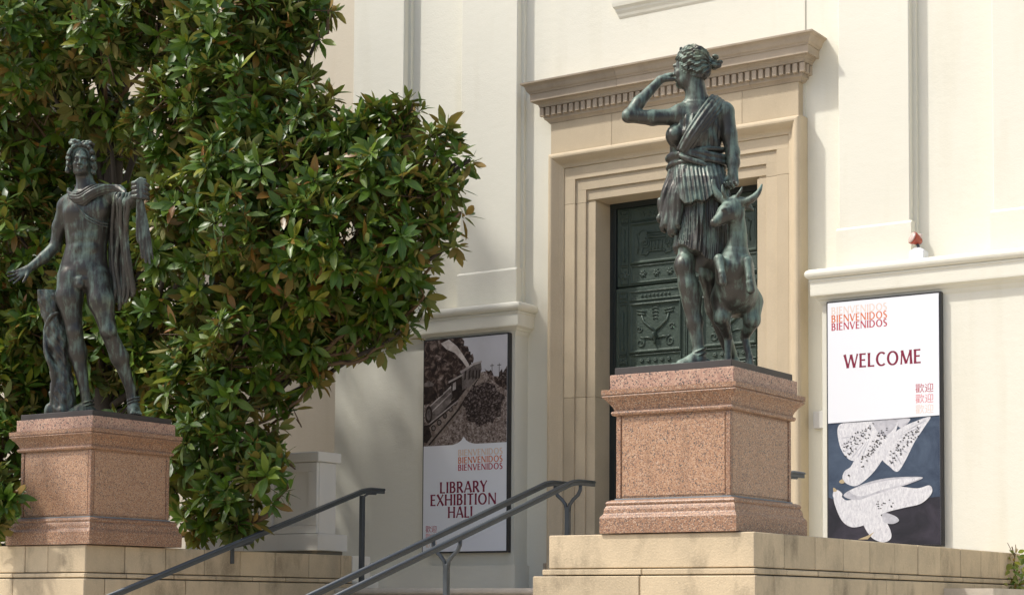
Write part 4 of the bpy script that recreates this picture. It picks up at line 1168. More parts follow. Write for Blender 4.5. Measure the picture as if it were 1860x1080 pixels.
def statue_woman():
    F = Figure(*PC1); s = F.s
    root = empty('bronze_statue', tuple(F.O), CAM_YAW, 'green-brown bronze statue of a draped woman shading her eyes beside a small horned deer', 'statue')
    sl = MB().cbox(-0.42, 0.42, -0.440, 0.440, SLAB0-SLAB1, 0, 0.003)
    so = bpy.data.objects.new('base_slab', sl.mesh('base_slab')); COL.objects.link(so); so.data.materials.append(M['slab']); so.parent = root; so.rotation_euler = (0, 0, -CAM_YAW)
    # ------------------------------ body
    V = Vol((-0.56, -0.36, -0.01), (0.34, 0.42, 2.14), HV)
    hc = F(1253, 124, 0.0)
    face = (-0.86, 0.50, -0.03)
    P, R_ = head(V, hc, face, 1.06)
    V.cap(F(1260, 142, 0.0), F(1267, 192, 0.0), 0.064, 0.076, 0.03); V.cap(F(1266, 186, -0.02), F(1300, 197, -0.01), 0.05, 0.05, 0.04); V.cap(F(1262, 188, 0.0), F(1236, 203, 0.02), 0.045, 0.05, 0.04)
    # torso under the dress
    V.loft(F.rows([(192, 1244, 1292, 0.07), (200, 1228, 1310, 0.085), (212, 1224, 1313, 0.105), (228, 1222, 1311, 0.115), (250, 1222, 1308, 0.118), (275, 1224, 1303, 0.108), (300, 1222, 1308, 0.115), (340, 1226, 1314, 0.135), (380, 1232, 1314, 0.14)]), 0.03)
    # raised right arm
    sh, el, wr = F(1230, 212, 0.03), F(1141, 211, 0.10), F(1200, 145, 0.0)
    V.ell(F(1233, 211, 0.03), (0.062, 0.062, 0.060), None, 0.04)
    V.cap(sh, F(1185, 214, 0.07), 0.053, 0.049, 0.03); V.cap(F(1185, 214, 0.07), el, 0.049, 0.040, 0.02)
    V.cap(el, F(1160, 187, 0.07), 0.040, 0.041, 0.02); V.cap(F(1160, 187, 0.07), wr, 0.041, 0.027, 0.02)
    hand(V, wr, F(1222, 133, -0.06)-wr, (0.45, 0.55, -0.70), (0.30, 0.22, 0.18, 0.15), 1.0, -1, 0.1, 0.35)
    # left arm down to the deer's head
    V.ell(F(1316, 203, 0.02), (0.060, 0.058, 0.066), None, 0.03)
    V.cap(F(1318, 205, 0.02), F(1324, 245, 0.04), 0.057, 0.052, 0.02); V.cap(F(1324, 245, 0.04), F(1331, 278, 0.06), 0.052, 0.044, 0.02)
    V.cap(F(1331, 278, 0.06), F(1332, 296, 0.09), 0.045, 0.041, 0.02); V.cap(F(1332, 296, 0.09), F(1331, 318, 0.12), 0.041, 0.031, 0.02)
    hand(V, F(1331, 316, 0.12), (0.02, -0.25, -1), (-0.55, -0.83, 0.1), (0.75, 0.8, 0.85, 0.85), 0.95, 1, 0.05, 0.7)
    # legs
    V.cap(F(1264, 380, 0.02), F(1247, 470, 0.10), 0.085, 0.062, 0.04)
    kn = F(1243, 482, 0.12)
    V.ell(kn, (0.060, 0.064, 0.066), None, 0.03)
    V.cap(kn, F(1250, 518, 0.12), 0.060, 0.060, 0.03); V.ell(F(1257, 538, 0.09), (0.066, 0.070, 0.115), None, 0.04)
    V.cap(F(1250, 518, 0.12), F(1262, 585, 0.11), 0.056, 0.050, 0.03); V.cap(F(1262, 585, 0.11), F(1269, 636, 0.12), 0.048, 0.037, 0.03)
    an = F(1270, 640, 0.12); foot(V, (an[0]+0.005, an[1]), (-1.0, -0.28, 0), 1.0)
    V.cap(an, (an[0], an[1], 0.06), 0.037, 0.040, 0.02)
    V.cap(F(1292, 400, -0.04), F(1288, 500, -0.02), 0.095, 0.062, 0.04); V.cap(F(1288, 500, -0.02), F(1298, 560, -0.10), 0.060, 0.058, 0.03)
    an2 = F.g(1333, 0.09, -0.22); V.cap(F(1298, 560, -0.10), an2, 0.056, 0.036, 0.03)
    foot(V, (an2[0], an2[1]), (0.1, -1.0, 0), 0.95); V.cap(an2, (an2[0], an2[1], 0.05), 0.036, 0.04, 0.02)
    # sandal straps at the front ankle
    for z_ in (0.085, 0.115):
        V.chain([(an[0]+0.045*math.cos(a), an[1]+0.045*math.sin(a), z_+0.02*math.cos(a)) for a in np.linspace(0, 2*math.pi, 12)], 0.006, 0.003)
    put_part(F, V, 'body', M['bronze'], root)
    # ------------------------------ hair
    V = Vol(hc-np.array([0.20, 0.20, 0.18]), hc+np.array([0.26, 0.20, 0.20]), 0.0042)
    V.ell(P(-0.022, 0, 0.036), np.array([0.106, 0.090, 0.100])*1.06, R_, 0.02)
    V.ell(P(-0.070, 0, -0.020), np.array([0.060, 0.068, 0.060])*1.06, R_, 0.03)
    fa, sa, ua = R_
    c_ = P(-0.02, 0, 0.03)
    def wave(x, y, z):
        qf = fa[0]*(x-c_[0])+fa[1]*(y-c_[1])+fa[2]*(z-c_[2]); qs = sa[0]*(x-c_[0])+sa[1]*(y-c_[1]); qu = z-c_[2]
        an_ = np.arctan2(qu+0.02, np.abs(qs)+0.02)
        return 0.0075*np.sin(15*an_+1.6*np.sin(qf*75))+0.003*np.sin(44*an_+qf*90)
    V.put(wave, V.lo, V.lo+V.h*(V.n-1), 0, 'disp')
    def fcut(x, y, z):      # leave the face and neck free
        qf = fa[0]*(x-hc[0])+fa[1]*(y-hc[1])+fa[2]*(z-hc[2]); qu = z-hc[2]
        return np.minimum(0.060-qf+0.012*np.sin(60*qu), -qu*1.0+0.062)*-1
    V.put(lambda x, y, z: -np.minimum(0.028-(fa[0]*(x-hc[0])+fa[1]*(y-hc[1]))+0.65*np.maximum(z-hc[2]-0.02, 0)*1.6, (z-hc[2])+0.075), V.lo, V.lo+V.h*(V.n-1), 0.008, 's') if False else None
    D_ = V.D; xs, ys, zs = [V.lo[i]+V.h*np.arange(V.n[i]) for i in range(3)]
    qf = fa[0]*(xs[:, None, None]-hc[0])+fa[1]*(ys[None, :, None]-hc[1]); qu = zs[None, None, :]-hc[2]
    lim = np.where(qu > 0.055, 0.11, 0.030+0.9*np.clip(qu-0.01, 0, 0.1))
    V.D = np.maximum(D_, np.maximum(qf-lim, -(qu+0.085))).astype(np.float32)
    # chignon with curls
    bp = F(1298, 113, 0.0)
    V.cap(F(1284, 114, 0.0), bp, 0.022, 0.020, 0.012)
    rb = random.Random(3)
    for i in range(16):
        a = rb.uniform(0, 6.28); b = rb.uniform(-1, 1)
        o = np.array([0.022*math.cos(a), 0.024*b, 0.024*math.sin(a)])
        V.ell(bp+np.array([0.008, 0, 0])+o*1.3, (0.020, 0.016, 0.014), None, 0.004)
    for i in range(26):   # wavy locks along the hairline
        t = i/25; a = math.pi*(0.08+0.84*t)
        V.ell(P(0.055-0.06*abs(math.cos(a))**2, 0.080*math.cos(a), 0.005+0.088*math.sin(a)), (0.017, 0.015, 0.016), None, 0.005)
    V.ell(P(0.050, 0, 0.118), np.array([0.008, 0.034, 0.024])*1.06, R_, 0.004)      # crescent diadem
    put_part(F, V, 'hair', M['bronze'], root)
    # ------------------------------ tunic
    V = Vol((-0.32, -0.34, 0.52), (0.27, 0.32, 1.78), HV)
    def chest_folds(x, y, z, th):
        return 0.0045*np.sin(24*th+14*z)+0.003*np.sin(40*x+60*z+25*y)
    V.loft(F.rows([(197, 1241, 1306, 0.060), (206, 1226, 1314, 0.080, 0.0), (215, 1221, 1312, 0.112), (230, 1217, 1311, 0.123), (245, 1215, 1310, 0.126), (262, 1217, 1309, 0.122), (278, 1219, 1308, 0.118), (296, 1216, 1314, 0.128)]), 0.02, chest_folds)
    V.ell(F(1223, 246, 0.075), (0.050, 0.056, 0.056), None, 0.045); V.ell(F(1266, 243, 0.105), (0.058, 0.056, 0.058), None, 0.05)
    # neck opening (scooped)
    V.cap(F(1245, 180, 0.12), F(1270, 185, 0.14), 0.048, None, 0.008, 's'); V.ell(F(1262, 178, 0.02), (0.083, 0.083, 0.075), None, 0.008, 's')
    # overfold under the sash
    def of(x, y, z, th):
        return (0.0055*np.sin(15*th+1.8*np.sin(3*th+1)+1.4*np.sin(9*z))*(0.6+0.4*np.sin(5*th+2))+0.005*np.sin(37*th+3*np.sin(4*th)+10*z))*np.clip((1.45-z)*4, 0.25, 1)
    zA, zB = F(1260, 300, 0.1)[2], F(1260, 372, 0.1)[2]
    V.loft(F.rows([(298, 1217, 1314, 0.125, 0.0), (312, 1217, 1317, 0.150, 0.025), (330, 1216, 1320, 0.178, 0.045), (350, 1216, 1323, 0.198, 0.05), (380, 1218, 1326, 0.212, 0.055)]), 0.012, of,
           lambda x, y, z: (zB+0.020*np.sin(x*24+1.0)+0.014*np.sin(x*55)+0.03*np.clip(y+0.05, 0, 1)-z)*0.8)
    # skirt
    def sk(x, y, z, th):
        return 0.006*np.sin(27*th+2.6*np.sin(4*th+0.7)+1.3*np.sin(6*z))*(0.55+0.45*np.sin(7*th+1))+0.0042*np.sin(63*th+3*np.sin(5*th)+9*z+2*np.sin(14*z))+0.006*np.sin(9*th+2)
    hem = lambda x, y, z: (F(1255, 470, 0.1)[2]-0.62*(x+0.09)-0.10*np.clip(y, -1, 0.1)+0.006*np.sin(x*70)-z)*0.8
    V.loft(F.rows([(335, 1236, 1312, 0.115, 0.03), (370, 1236, 1317, 0.165, 0.045), (400, 1232, 1319, 0.178, 0.05), (430, 1228, 1319, 0.188, 0.05), (455, 1223, 1318, 0.196, 0.05), (495, 1219, 1318, 0.200, 0.05)]), 0.012, sk, hem)
    put_part(F, V, 'tunic', M['bronze_dk'], root)
    # ------------------------------ mantle: shoulder roll, sash and hanging end
    V = Vol((-0.34, -0.34, 0.72), (0.27, 0.30, 1.80), 0.005)
    for o, tt, rr in ((0, 0.0, 0.013), (7, 0.012, 0.015), (14, 0.016, 0.013), (20, 0.008, 0.012), (26, -0.004, 0.010)):
        V.chain([F(1293+o*0.9, 180+o*0.35, -0.06), F(1296+o*0.85, 173+o*0.55, 0.0+tt*0.5), F(1286+o*0.85, 184+o*0.7, 0.085+tt), F(1266+o*0.8, 212+o*0.65, 0.135+tt), F(1248+o*0.75, 240+o*0.6, 0.150+tt), F(1232+o*0.72, 270+o*0.3, 0.125+tt)], [rr*0.8, rr, rr, rr*1.05, rr, rr*0.8], 0.006)
    ce = F(1266, 293, 0.0)
    for i, (dz, tilt, rr, ex) in enumerate(((0.036, 0.04, 0.016, 0.0), (0.018, 0.0, 0.019, 0.010), (-0.004, -0.03, 0.018, 0.012), (-0.024, 0.02, 0.017, 0.008), (-0.040, 0.05, 0.013, 0.002))):
        ring = [ce+np.array([(0.178+ex)*math.cos(a), (0.128+ex)*math.sin(a), dz+tilt*math.cos(a)+0.008*math.sin(3*a+i)]) for a in np.linspace(0, 2*math.pi, 22)]
        V.chain(ring, rr, 0.006)
    V.chain([F(1236, 283, 0.13), F(1252, 290, 0.155), F(1272, 297, 0.16), F(1292, 305, 0.14)], [0.014, 0.02, 0.02, 0.013], 0.006)
    rb = random.Random(8)
    for (xa, xm, xb, yb_, t0, t1) in ((1224, 1208, 1197, 405, .04, .06), (1227, 1214, 1203, 420, .07, .09), (1231, 1219, 1210, 415, .09, .12), (1235, 1224, 1217, 428, .11, .13), (1239, 1230, 1223, 424, .13, .15), (1243, 1236, 1231, 415, .14, .16), (1220, 1203, 1199, 372, .02, .03), (1247, 1240, 1233, 404, .14, .15)):
        V.chain([F(xa, 302, t0), F((xa+xm)/2+2, 325, t0+.02), F(xm+rb.uniform(-2, 2), 352, (t0+t1)/2+.02), F((xm+xb)/2, 385, t1), F(xb, yb_-8, t1), F(xb+5, yb_, t1-.02)], [0.012, 0.016, 0.018, 0.019, 0.019, 0.013], 0.010)
    put_part(F, V, 'mantle', M['bronze_dk'], root)
    # ------------------------------ deer
    V = Vol((-0.02, -0.52, -0.01), (0.40, 0.16, 1.20), 0.0052)
    Fd = F
    V.chain([Fd(1337, 396, 0.24), Fd(1340, 420, 0.22), Fd(1338, 448, 0.21), Fd(1335, 480, 0.20)], [0.054, 0.058, 0.070, 0.100], 0.04)      # neck
    V.ell(Fd(1334, 492, 0.16), (0.125, 0.13, 0.135), None, 0.05)
    V.ell(Fd(1335, 532, 0.06), (0.145, 0.19, 0.145), None, 0.06)
    V.ell(Fd(1337, 545, 0.00), (0.135, 0.15, 0.108), None, 0.05)
    # head
    hd = unit(Fd(1291, 408, 0.32)-Fd(1334, 380, 0.24)); 
    V.cap(Fd(1334, 382, 0.24), Fd(1320, 387, 0.275), 0.066, 0.058, 0.03); V.cap(Fd(1320, 387, 0.275), Fd(1297, 404, 0.32), 0.052, 0.026, 0.03)
    V.ell(Fd(1330, 371, 0.24), (0.055, 0.055, 0.045), None, 0.03)
    V.cap(Fd(1312, 399, 0.28), Fd(1299, 408, 0.31), 0.030, 0.020, 0.02)
    V.ell(Fd(1318, 383, 0.33), (0.014, 0.012, 0.010), None, 0.004); V.cap(Fd(1313, 380, 0.335), Fd(1324, 378, 0.325), 0.008, None, 0.012)
    V.ell(Fd(1292, 407, 0.345), (0.006, 0.01, 0.005), None, 0.003, 's'); V.cap(Fd(1293, 413, 0.345), Fd(1307, 408, 0.33), 0.004, None, 0.004, 's')
    # ears
    for pts in ([Fd(1344, 374, 0.22), Fd(1356, 373, 0.24), Fd(1369, 382, 0.25)],):
        V.chain(pts, [0.016, 0.028, 0.005], 0.01); V.cap(Fd(1350, 376, 0.285), Fd(1362, 379, 0.285), 0.010, 0.006, 0.006, 's')
    V.chain([Fd(1310, 365, 0.24), Fd(1301, 360, 0.20), Fd(1296, 362, 0.18)], [0.014, 0.022, 0.005], 0.01)
    # horns
    V.chain([Fd(1335, 362, 0.25), Fd(1350, 366, 0.27), Fd(1366, 361, 0.29), Fd(1378, 349, 0.29), Fd(1384, 335, 0.28)], [0.028, 0.027, 0.024, 0.017, 0.006], 0.01)
    V.chain([Fd(1317, 366, 0.25), Fd(1304, 355, 0.24), Fd(1296, 341, 0.23), Fd(1295, 327, 0.22), Fd(1303, 314, 0.21)], [0.028, 0.026, 0.022, 0.016, 0.006], 0.01)
    V.chain([Fd(1320, 362, 0.27), Fd(1313, 348, 0.29), Fd(1312, 336, 0.29)], [0.013, 0.011, 0.005], 0.008)
    V.chain([Fd(1336, 360, 0.27), Fd(1344, 349, 0.29), Fd(1348, 340, 0.29)], [0.013, 0.011, 0.005], 0.008)
    # raised forelegs
    V.cap(Fd(1318, 498, 0.22), Fd(1306, 471, 0.32), 0.060, 0.034, 0.03); V.cap(Fd(1306, 471, 0.33), Fd(1311, 496, 0.38), 0.030, 0.022, 0.012)
    V.cap(Fd(1311, 496, 0.38), Fd(1312, 503, 0.38), 0.022, 0.025, 0.01); V.cap(Fd(1312, 503, 0.385), Fd(1313, 513, 0.385), 0.024, 0.026, 0.004)
    V.cap(Fd(1349, 500, 0.20), Fd(1357, 474, 0.30), 0.060, 0.034, 0.03); V.cap(Fd(1357, 474, 0.31), Fd(1361, 504, 0.35), 0.031, 0.022, 0.012)
    V.cap(Fd(1361, 504, 0.35), Fd(1362, 512, 0.35), 0.022, 0.026, 0.01); V.cap(Fd(1362, 514, 0.355), Fd(1364, 527, 0.355), 0.025, 0.027, 0.004)
    # hind legs with knee and hock
    for thigh, knee, hock, hx, ht in ((Fd(1312, 548, 0.06), Fd(1311, 578, 0.12), Fd(1322, 612, 0.03), 1322, 0.06), (Fd(1366, 550, 0.02), Fd(1366, 582, 0.08), Fd(1353, 612, -0.01), 1361, 0.05)):
        hoof = Fd.g(hx, 0.02, ht)
        V.cap(thigh, knee, 0.074, 0.048, 0.05); V.cap(knee, hock, 0.050, 0.028, 0.03); V.cap(hock, hoof+np.array([0, 0, 0.07]), 0.026, 0.021, 0.012); V.cap(hoof+np.array([0, 0, 0.07]), hoof+np.array([0, -0.01, 0.0]), 0.022, 0.032, 0.01)
    put_part(F, V, 'deer', M['bronze'], root)

def statue_man():
    F = Figure(*PC2); s = F.s
    root = empty('bronze_statue', tuple(F.O), CAM_YAW, 'dark bronze statue of a standing nude man with a cloak over his outstretched arm', 'statue')
    sl = MB().cbox(-0.42, 0.42, -0.440, 0.440, SLAB0-SLAB1, 0, 0.003)
    so = bpy.data.objects.new('base_slab', sl.mesh('base_slab')); COL.objects.link(so); so.data.materials.append(M['slab']); so.parent = root; so.rotation_euler = (0, 0, -CAM_YAW)
    V = Vol((-0.78, -0.58, -0.01), (0.62, 0.30, 2.28), 0.0052)
    hc = F(148, 294, 0.04)
    P, R_ = head(V, hc, (0.12, -1.0, -0.06), 1.0, (0.04, 0, 1), True)
    V.cap(F(151, 312, 0.01), F(160, 356, 0.0), 0.066, 0.082, 0.03)
    V.cap(F(156, 346, -0.01), F(196, 352, 0.0), 0.058, 0.058, 0.05); V.cap(F(156, 346, -0.01), F(128, 366, -0.01), 0.055, 0.055, 0.05)
    # trunk
    V.loft(F.rows([(352, 126, 204, 0.085), (368, 116, 205, 0.108), (388, 114, 203, 0.122), (408, 116, 201, 0.122), (428, 119, 198, 0.112), (446, 120, 194, 0.105), (462, 116, 194, 0.108), (480, 110, 196, 0.116), (500, 105, 198, 0.120), (518, 108, 194, 0.10)]), 0.04)
    for cx, cy, w_ in ((136, 385, 0.075), (178, 379, 0.080)):
        V.ell(F(cx, cy, 0.070), (w_*1.1, 0.050, 0.066), None, 0.05)
    for py in (412, 430, 450):          # abdominal relief
        for px in (144, 165): V.ell(F(px, py, 0.078), (0.042, 0.030, 0.042), None, 0.03)
    V.cap(F(156, 400, 0.135), F(152, 470, 0.135), 0.006, None, 0.02, 's')
    V.ell(F(152, 488, 0.085), (0.085, 0.045, 0.065), None, 0.03)
    for a, b in (((108, 480), (138, 512)), ((196, 478), (160, 512))):
        V.cap(F(*b, 0.085), F((a[0]+b[0])/2, (a[1]+b[1])/2, 0.085), 0.012, 0.012, 0.05)
    V.ell(F(145, 516, 0.125), (0.034, 0.030, 0.040), None, 0.02); V.ell(F(147, 507, 0.125), (0.040, 0.022, 0.024), None, 0.02)
    # right arm, held low and away
    V.ell(F(121, 374, -0.02), (0.072, 0.072, 0.075), None, 0.04)
    V.cap(F(118, 378, -0.03), F(108, 412, -0.07), 0.062, 0.056, 0.03); V.cap(F(108, 412, -0.07), F(101, 447, -0.08), 0.056, 0.047, 0.03)
    V.cap(F(101, 447, -0.08), F(80, 468, -0.03), 0.049, 0.047, 0.02); V.cap(F(80, 468, -0.03), F(50, 490, 0.03), 0.046, 0.031, 0.02)
    hand(V, F(51, 489, 0.03), F(8, 513, 0.12)-F(51, 489, 0.03), (0.35, -0.8, 0.45), (0.16, 0.20, 0.12, 0.08), 1.05, -1, 0.22, 0.2)
    # left arm, outstretched towards the right with a clenched fist
    V.ell(F(205, 354, 0.02), (0.076, 0.074, 0.076), None, 0.04)
    V.cap(F(208, 356, 0.03), F(226, 368, 0.16), 0.064, 0.056, 0.03); V.cap(F(226, 368, 0.16), F(238, 368, 0.26), 0.054, 0.050, 0.02)
    wr = F(248, 356, 0.36); V.cap(F(238, 368, 0.26), wr, 0.048, 0.036, 0.02)
    V.cap(F(252, 366, 0.42), F(256, 326, 0.42), 0.020, 0.020, 0.01)          # grip stub held in the fist
    V.ell(F(253, 347, 0.40), (0.048, 0.045, 0.066), None, 0.02)
    for i in range(4):
        V.chain([F(242, 333+i*8.2, 0.43), F(252, 332+i*8.2, 0.465), F(263, 334+i*8.2, 0.455), F(269, 337+i*8, 0.42)], [0.019, 0.0205, 0.0195, 0.016], 0.003)
    V.chain([F(246, 332, 0.44), F(254, 327, 0.46), F(263, 328, 0.45)], 0.017, 0.005)
    # legs
    V.cap(F(131, 510, 0.02), F(126, 540, 0.03), 0.112, 0.108, 0.04); V.cap(F(126, 540, 0.03), F(135, 598, 0.04), 0.106, 0.066, 0.04)
    V.ell(F(136, 600, 0.075), (0.048, 0.035, 0.050), None, 0.03)
    V.cap(F(136, 604, 0.04), F(141, 640, 0.0), 0.064, 0.074, 0.03); V.cap(F(141, 640, 0.0), F(153, 706, 0.0), 0.070, 0.040, 0.04)
    an = F(154, 712, 0.0); ft = F.g(160, 0.10, 0.0)
    V.cap(an, (ft[0], ft[1], 0.06), 0.040, 0.044, 0.02); foot(V, (ft[0]-0.01, ft[1]), (-1.0, -0.35, 0), 1.12)
    V.cap(F(176, 508, 0.02), F(184, 548, 0.06), 0.112, 0.104, 0.04); V.cap(F(184, 548, 0.06), F(196, 598, 0.09), 0.102, 0.066, 0.04)
    V.ell(F(198, 601, 0.125), (0.048, 0.035, 0.050), None, 0.03)
    V.cap(F(197, 604, 0.08), F(217, 648, 0.0), 0.064, 0.072, 0.03); V.cap(F(217, 648, 0.0), F(237, 706, -0.04), 0.068, 0.040, 0.04)
    f2 = F.g(243, 0.06, -0.04); V.cap(F(237, 706, -0.04), f2, 0.040, 0.046, 0.02); foot(V, (f2[0], f2[1]), (0.30, -1.0, 0), 1.12)
    # sandal straps
    for c_, zz in ((ft, (0.09, 0.12)), (f2, (0.10, 0.13, 0.155))):
        for z_ in zz:
            V.chain([(c_[0]-0.004+0.050*math.cos(a), c_[1]+0.050*math.sin(a), z_+0.02*math.cos(a)) for a in np.linspace(0, 2*math.pi, 12)], 0.007, 0.003)
    put_part(F, V, 'body', M['bronze_dk'], root)
    # ------------------------------ hair
    V = Vol(hc-np.array([0.19, 0.17, 0.17]), hc+np.array([0.19, 0.19, 0.25]), 0.0045)
    V.ell(P(-0.025, 0, 0.045), (0.100, 0.092, 0.098), R_, 0.02)
    xs, ys, zs = [V.lo[i]+V.h*np.arange(V.n[i]) for i in range(3)]
    fa = R_[0]
    qf = fa[0]*(xs[:, None, None]-hc[0])+fa[1]*(ys[None, :, None]-hc[1])+0*zs[None, None, :]
    V.D = np.maximum(V.D, qf-0.045).astype(np.float32)
    rb = random.Random(11)
    for i in range(150):
        a = rb.uniform(-0.25, math.pi+0.25); dpt = rb.uniform(-0.09, 0.062)
        rr = 0.098 if dpt > -0.05 else 0.08
        V.ell(P(dpt, rr*math.cos(a), 0.030+(rr+0.008)*math.sin(a)), (rb.uniform(.014, .021),)*3, None, 0.005)
    for i in range(44):      # locks falling at both sides
        sd = rb.choice((-1, 1)); V.ell(P(rb.uniform(-0.05, 0.03), sd*rb.uniform(0.082, 0.112), rb.uniform(-0.085, 0.03)), (.016, .016, .021), None, 0.005)
    for sd in (-1, 1):       # bow of hair on the crown
        for i in range(18):
            V.ell(P(rb.uniform(0.0, 0.05), sd*(0.010+0.085*rb.random()), 0.140+rb.uniform(-0.012, 0.032)), (.019, .017, .014), None, 0.005)
    put_part(F, V, 'hair', M['bronze'], root)
    # ------------------------------ cloak
    V = Vol((-0.28, -0.56, 0.55), (0.62, 0.24, 1.90), 0.0050)
    for o, rr, tt in ((0, 0.013, -0.01), (8, 0.013, 0.012), (16, 0.014, 0.020), (24, 0.013, 0.018), (32, 0.012, 0.010), (39, 0.009, 0.0)):
        V.chain([F(128+o*0.1, 338+o*0.75, -0.07), F(124+o*0.25, 348+o*0.70, 0.05+tt), F(140+o*0.3, 352+o*0.55, 0.115+tt), F(165, 338+o*0.62, 0.125+tt), F(190, 328+o*0.6, 0.10+tt), F(210, 332+o*0.5, 0.09+tt), F(228, 346+o*0.4, 0.15+tt)], [rr*.8, rr, rr, rr, rr, rr, rr*.9], 0.004)
    # fall over the arm
    rb = random.Random(4)
    for i in range(10):
        t = i/9; xa = 203+30*t
        yb_ = 560-18*abs(t-0.35)*2+rb.uniform(-12, 12)
        tt = 0.02+0.20*t+(0.028 if i % 2 else -0.02)
        xb = 206+36*t
        rv = rb.uniform(0.75, 1.3)
        V.chain([F(xa+4, 352, tt+.06), F(xa+1, 372, tt+.06), F(xa+rb.uniform(-5, 5), 420, tt*.8+rb.uniform(-.02, .02)), F((xa+xb)/2+rb.uniform(-5, 5), 480, tt*.6+rb.uniform(-.02, .02)), F(xb, 525, tt*.5), F(xb-3+rb.uniform(-4, 4), yb_, tt*.45)], [0.013*rv, 0.015*rv, 0.016*rv, 0.019*rv, 0.020*rv, 0.012], 0.007)
    V.chain([F(206, 400, -0.02), F(210, 470, -0.03), F(216, 545, -0.02)], [0.035, 0.045, 0.03], 0.03)
    V.chain([F(222, 400, 0.05), F(224, 470, 0.03), F(224, 540, 0.02)], [0.030, 0.035, 0.03], 0.03)
    # end gripped in the fist
    for dx, rr, yb_ in ((-11, .011, 440), (-5, .014, 468), (1, .015, 476), (7, .014, 478), (12, .010, 470)):
        V.chain([F(254+dx*0.35, 362, 0.42), F(257+dx*0.7, 395, 0.41), F(260+dx*0.95, 430, 0.41), F(264+dx*1.15, yb_, 0.41)], [rr*.9, rr, rr*1.15, rr*.8], 0.010)
    # quiver strap
    for o in (0, 5): V.chain([F(139+o*.6, 372+o, 0.118), F(156, 391+o, 0.142), F(176, 402+o, 0.138), F(196, 407+o, 0.105)], [0.007, 0.007, 0.007, 0.006], 0.003)
    put_part(F, V, 'cloak', M['bronze_dk'], root)
    # ------------------------------ tree stump with a snake
    V = Vol((-0.50, -0.22, -0.01), (-0.06, 0.32, 1.05), 0.006)
    V.chain([F.g(116, 0.0, -0.03), F(113, 690, -0.03), F(106, 630, -0.03), F(98, 580, -0.03), F(90, 545, -0.04), F(86, 533, -0.04)], [0.125, 0.090, 0.086, 0.090, 0.096, 0.085], 0.03)
    V.rough(0.009, 34, 3); V.rough(0.006, 90, 9)
    V.chain([F(104, 560, -0.03), F(112, 545, -0.04)], [0.05, 0.03], 0.02)
    for k_ in range(7): V.ell(F(76+6*k_, 534+rb.uniform(-3, 5), -0.04+rb.uniform(-.05, .06)), (0.03, 0.03, 0.028), None, 0.012)
    V.chain([F(82, 600, 0.01), F(84, 640, 0.05), F(94, 665, 0.06), F(98, 690, 0.05), F(95, 720, 0.05), F.g(97, 0.02, 0.05)], [0.016, 0.022, 0.024, 0.023, 0.020, 0.014], 0.006)
    V.chain([F(82, 600, 0.01), F(92, 575, 0.06), F(104, 568, 0.06)], [0.016, 0.017, 0.012], 0.006)
    for k_ in range(9):
        a = rb.uniform(0, 6.28); c_ = F.g(112, 0.0, -0.03); V.ell(c_+np.array([0.12*math.cos(a), 0.10*math.sin(a), 0.04]), (0.04, 0.04, rb.uniform(.03, .08)), None, 0.02)
    put_part(F, V, 'tree_stump', M['bronze_dk'], root)
statue_woman()
statue_man()

# ---------------------------------------------------------------- magnolia: rosettes of leathery leaves
def m_leaf():
    m, nt, b = new_mat('magnolia_leaf')
    at_ = N(nt, 'Attribute'); at_.attribute_name = 'leafcol'
    sep = N(nt, 'SeparateColor'); nt.links.new(at_.outputs['Color'], sep.inputs[0])
    top = ramp(nt, sep.outputs[0], [(0.0, (0.028, 0.076, 0.010)), (0.45, (0.070, 0.142, 0.014)), (0.8, (0.145, 0.208, 0.019)), (1.0, (0.260, 0.262, 0.026))])
    top = mix(nt, top, (0.24, 0.10, 0.022), sep.outputs[1])
    # paler midrib
    top = mix(nt, top, (0.16, 0.20, 0.06), ramp(nt, sep.outputs[2], [(0.90, 0.0), (1.0, 0.55)]))
    und = mix(nt, (0.130, 0.155, 0.036), (0.240, 0.150, 0.038), ramp(nt, sep.outputs[0], [(0.35, 0.0), (0.75, 1.0)]))
    g_ = N(nt, 'NewGeometry')
    col = mix(nt, top, und, g_.outputs['Backfacing'])
    setc(nt, b, col)
    rr = mix(nt, 0.38, 0.75, g_.outputs['Backfacing']); nt.links.new(rr, b.inputs['Roughness'])
    b.inputs['Specular IOR Level'].default_value = 0.42
    tr_ = N(nt, 'BsdfTranslucent'); nt.links.new(mix(nt, col, (0.30, 0.45, 0.03), 0.35), tr_.inputs['Color'])
    ms = N(nt, 'MixShader'); ms.inputs[0].default_value = 0.14
    out = [n for n in nt.nodes if n.type == 'OUTPUT_MATERIAL'][0]
    nt.links.new(b.outputs[0], ms.inputs[1]); nt.links.new(tr_.outputs[0], ms.inputs[2]); nt.links.new(ms.outputs[0], out.inputs['Surface'])
    return m
M['leaf'] = m_leaf()
M['bark'] = m_plain('magnolia_bark', (0.055, 0.045, 0.036), 0.9, 0, 0.3, 9, 0.6)
M['twig'] = m_plain('magnolia_twig', (0.12, 0.075, 0.04), 0.8, 0, 0.3, 9)
LT = np.array([0.0, 0.20, 0.45, 0.75, 1.0])
LF = np.array([[0, 5, 1, 1], [1, 5, 6, 2], [2, 6, 7, 3], [3, 7, 4, 4], [0, 1, 8, 8], [1, 2, 9, 8], [2, 3, 10, 9], [3, 4, 10, 10]])
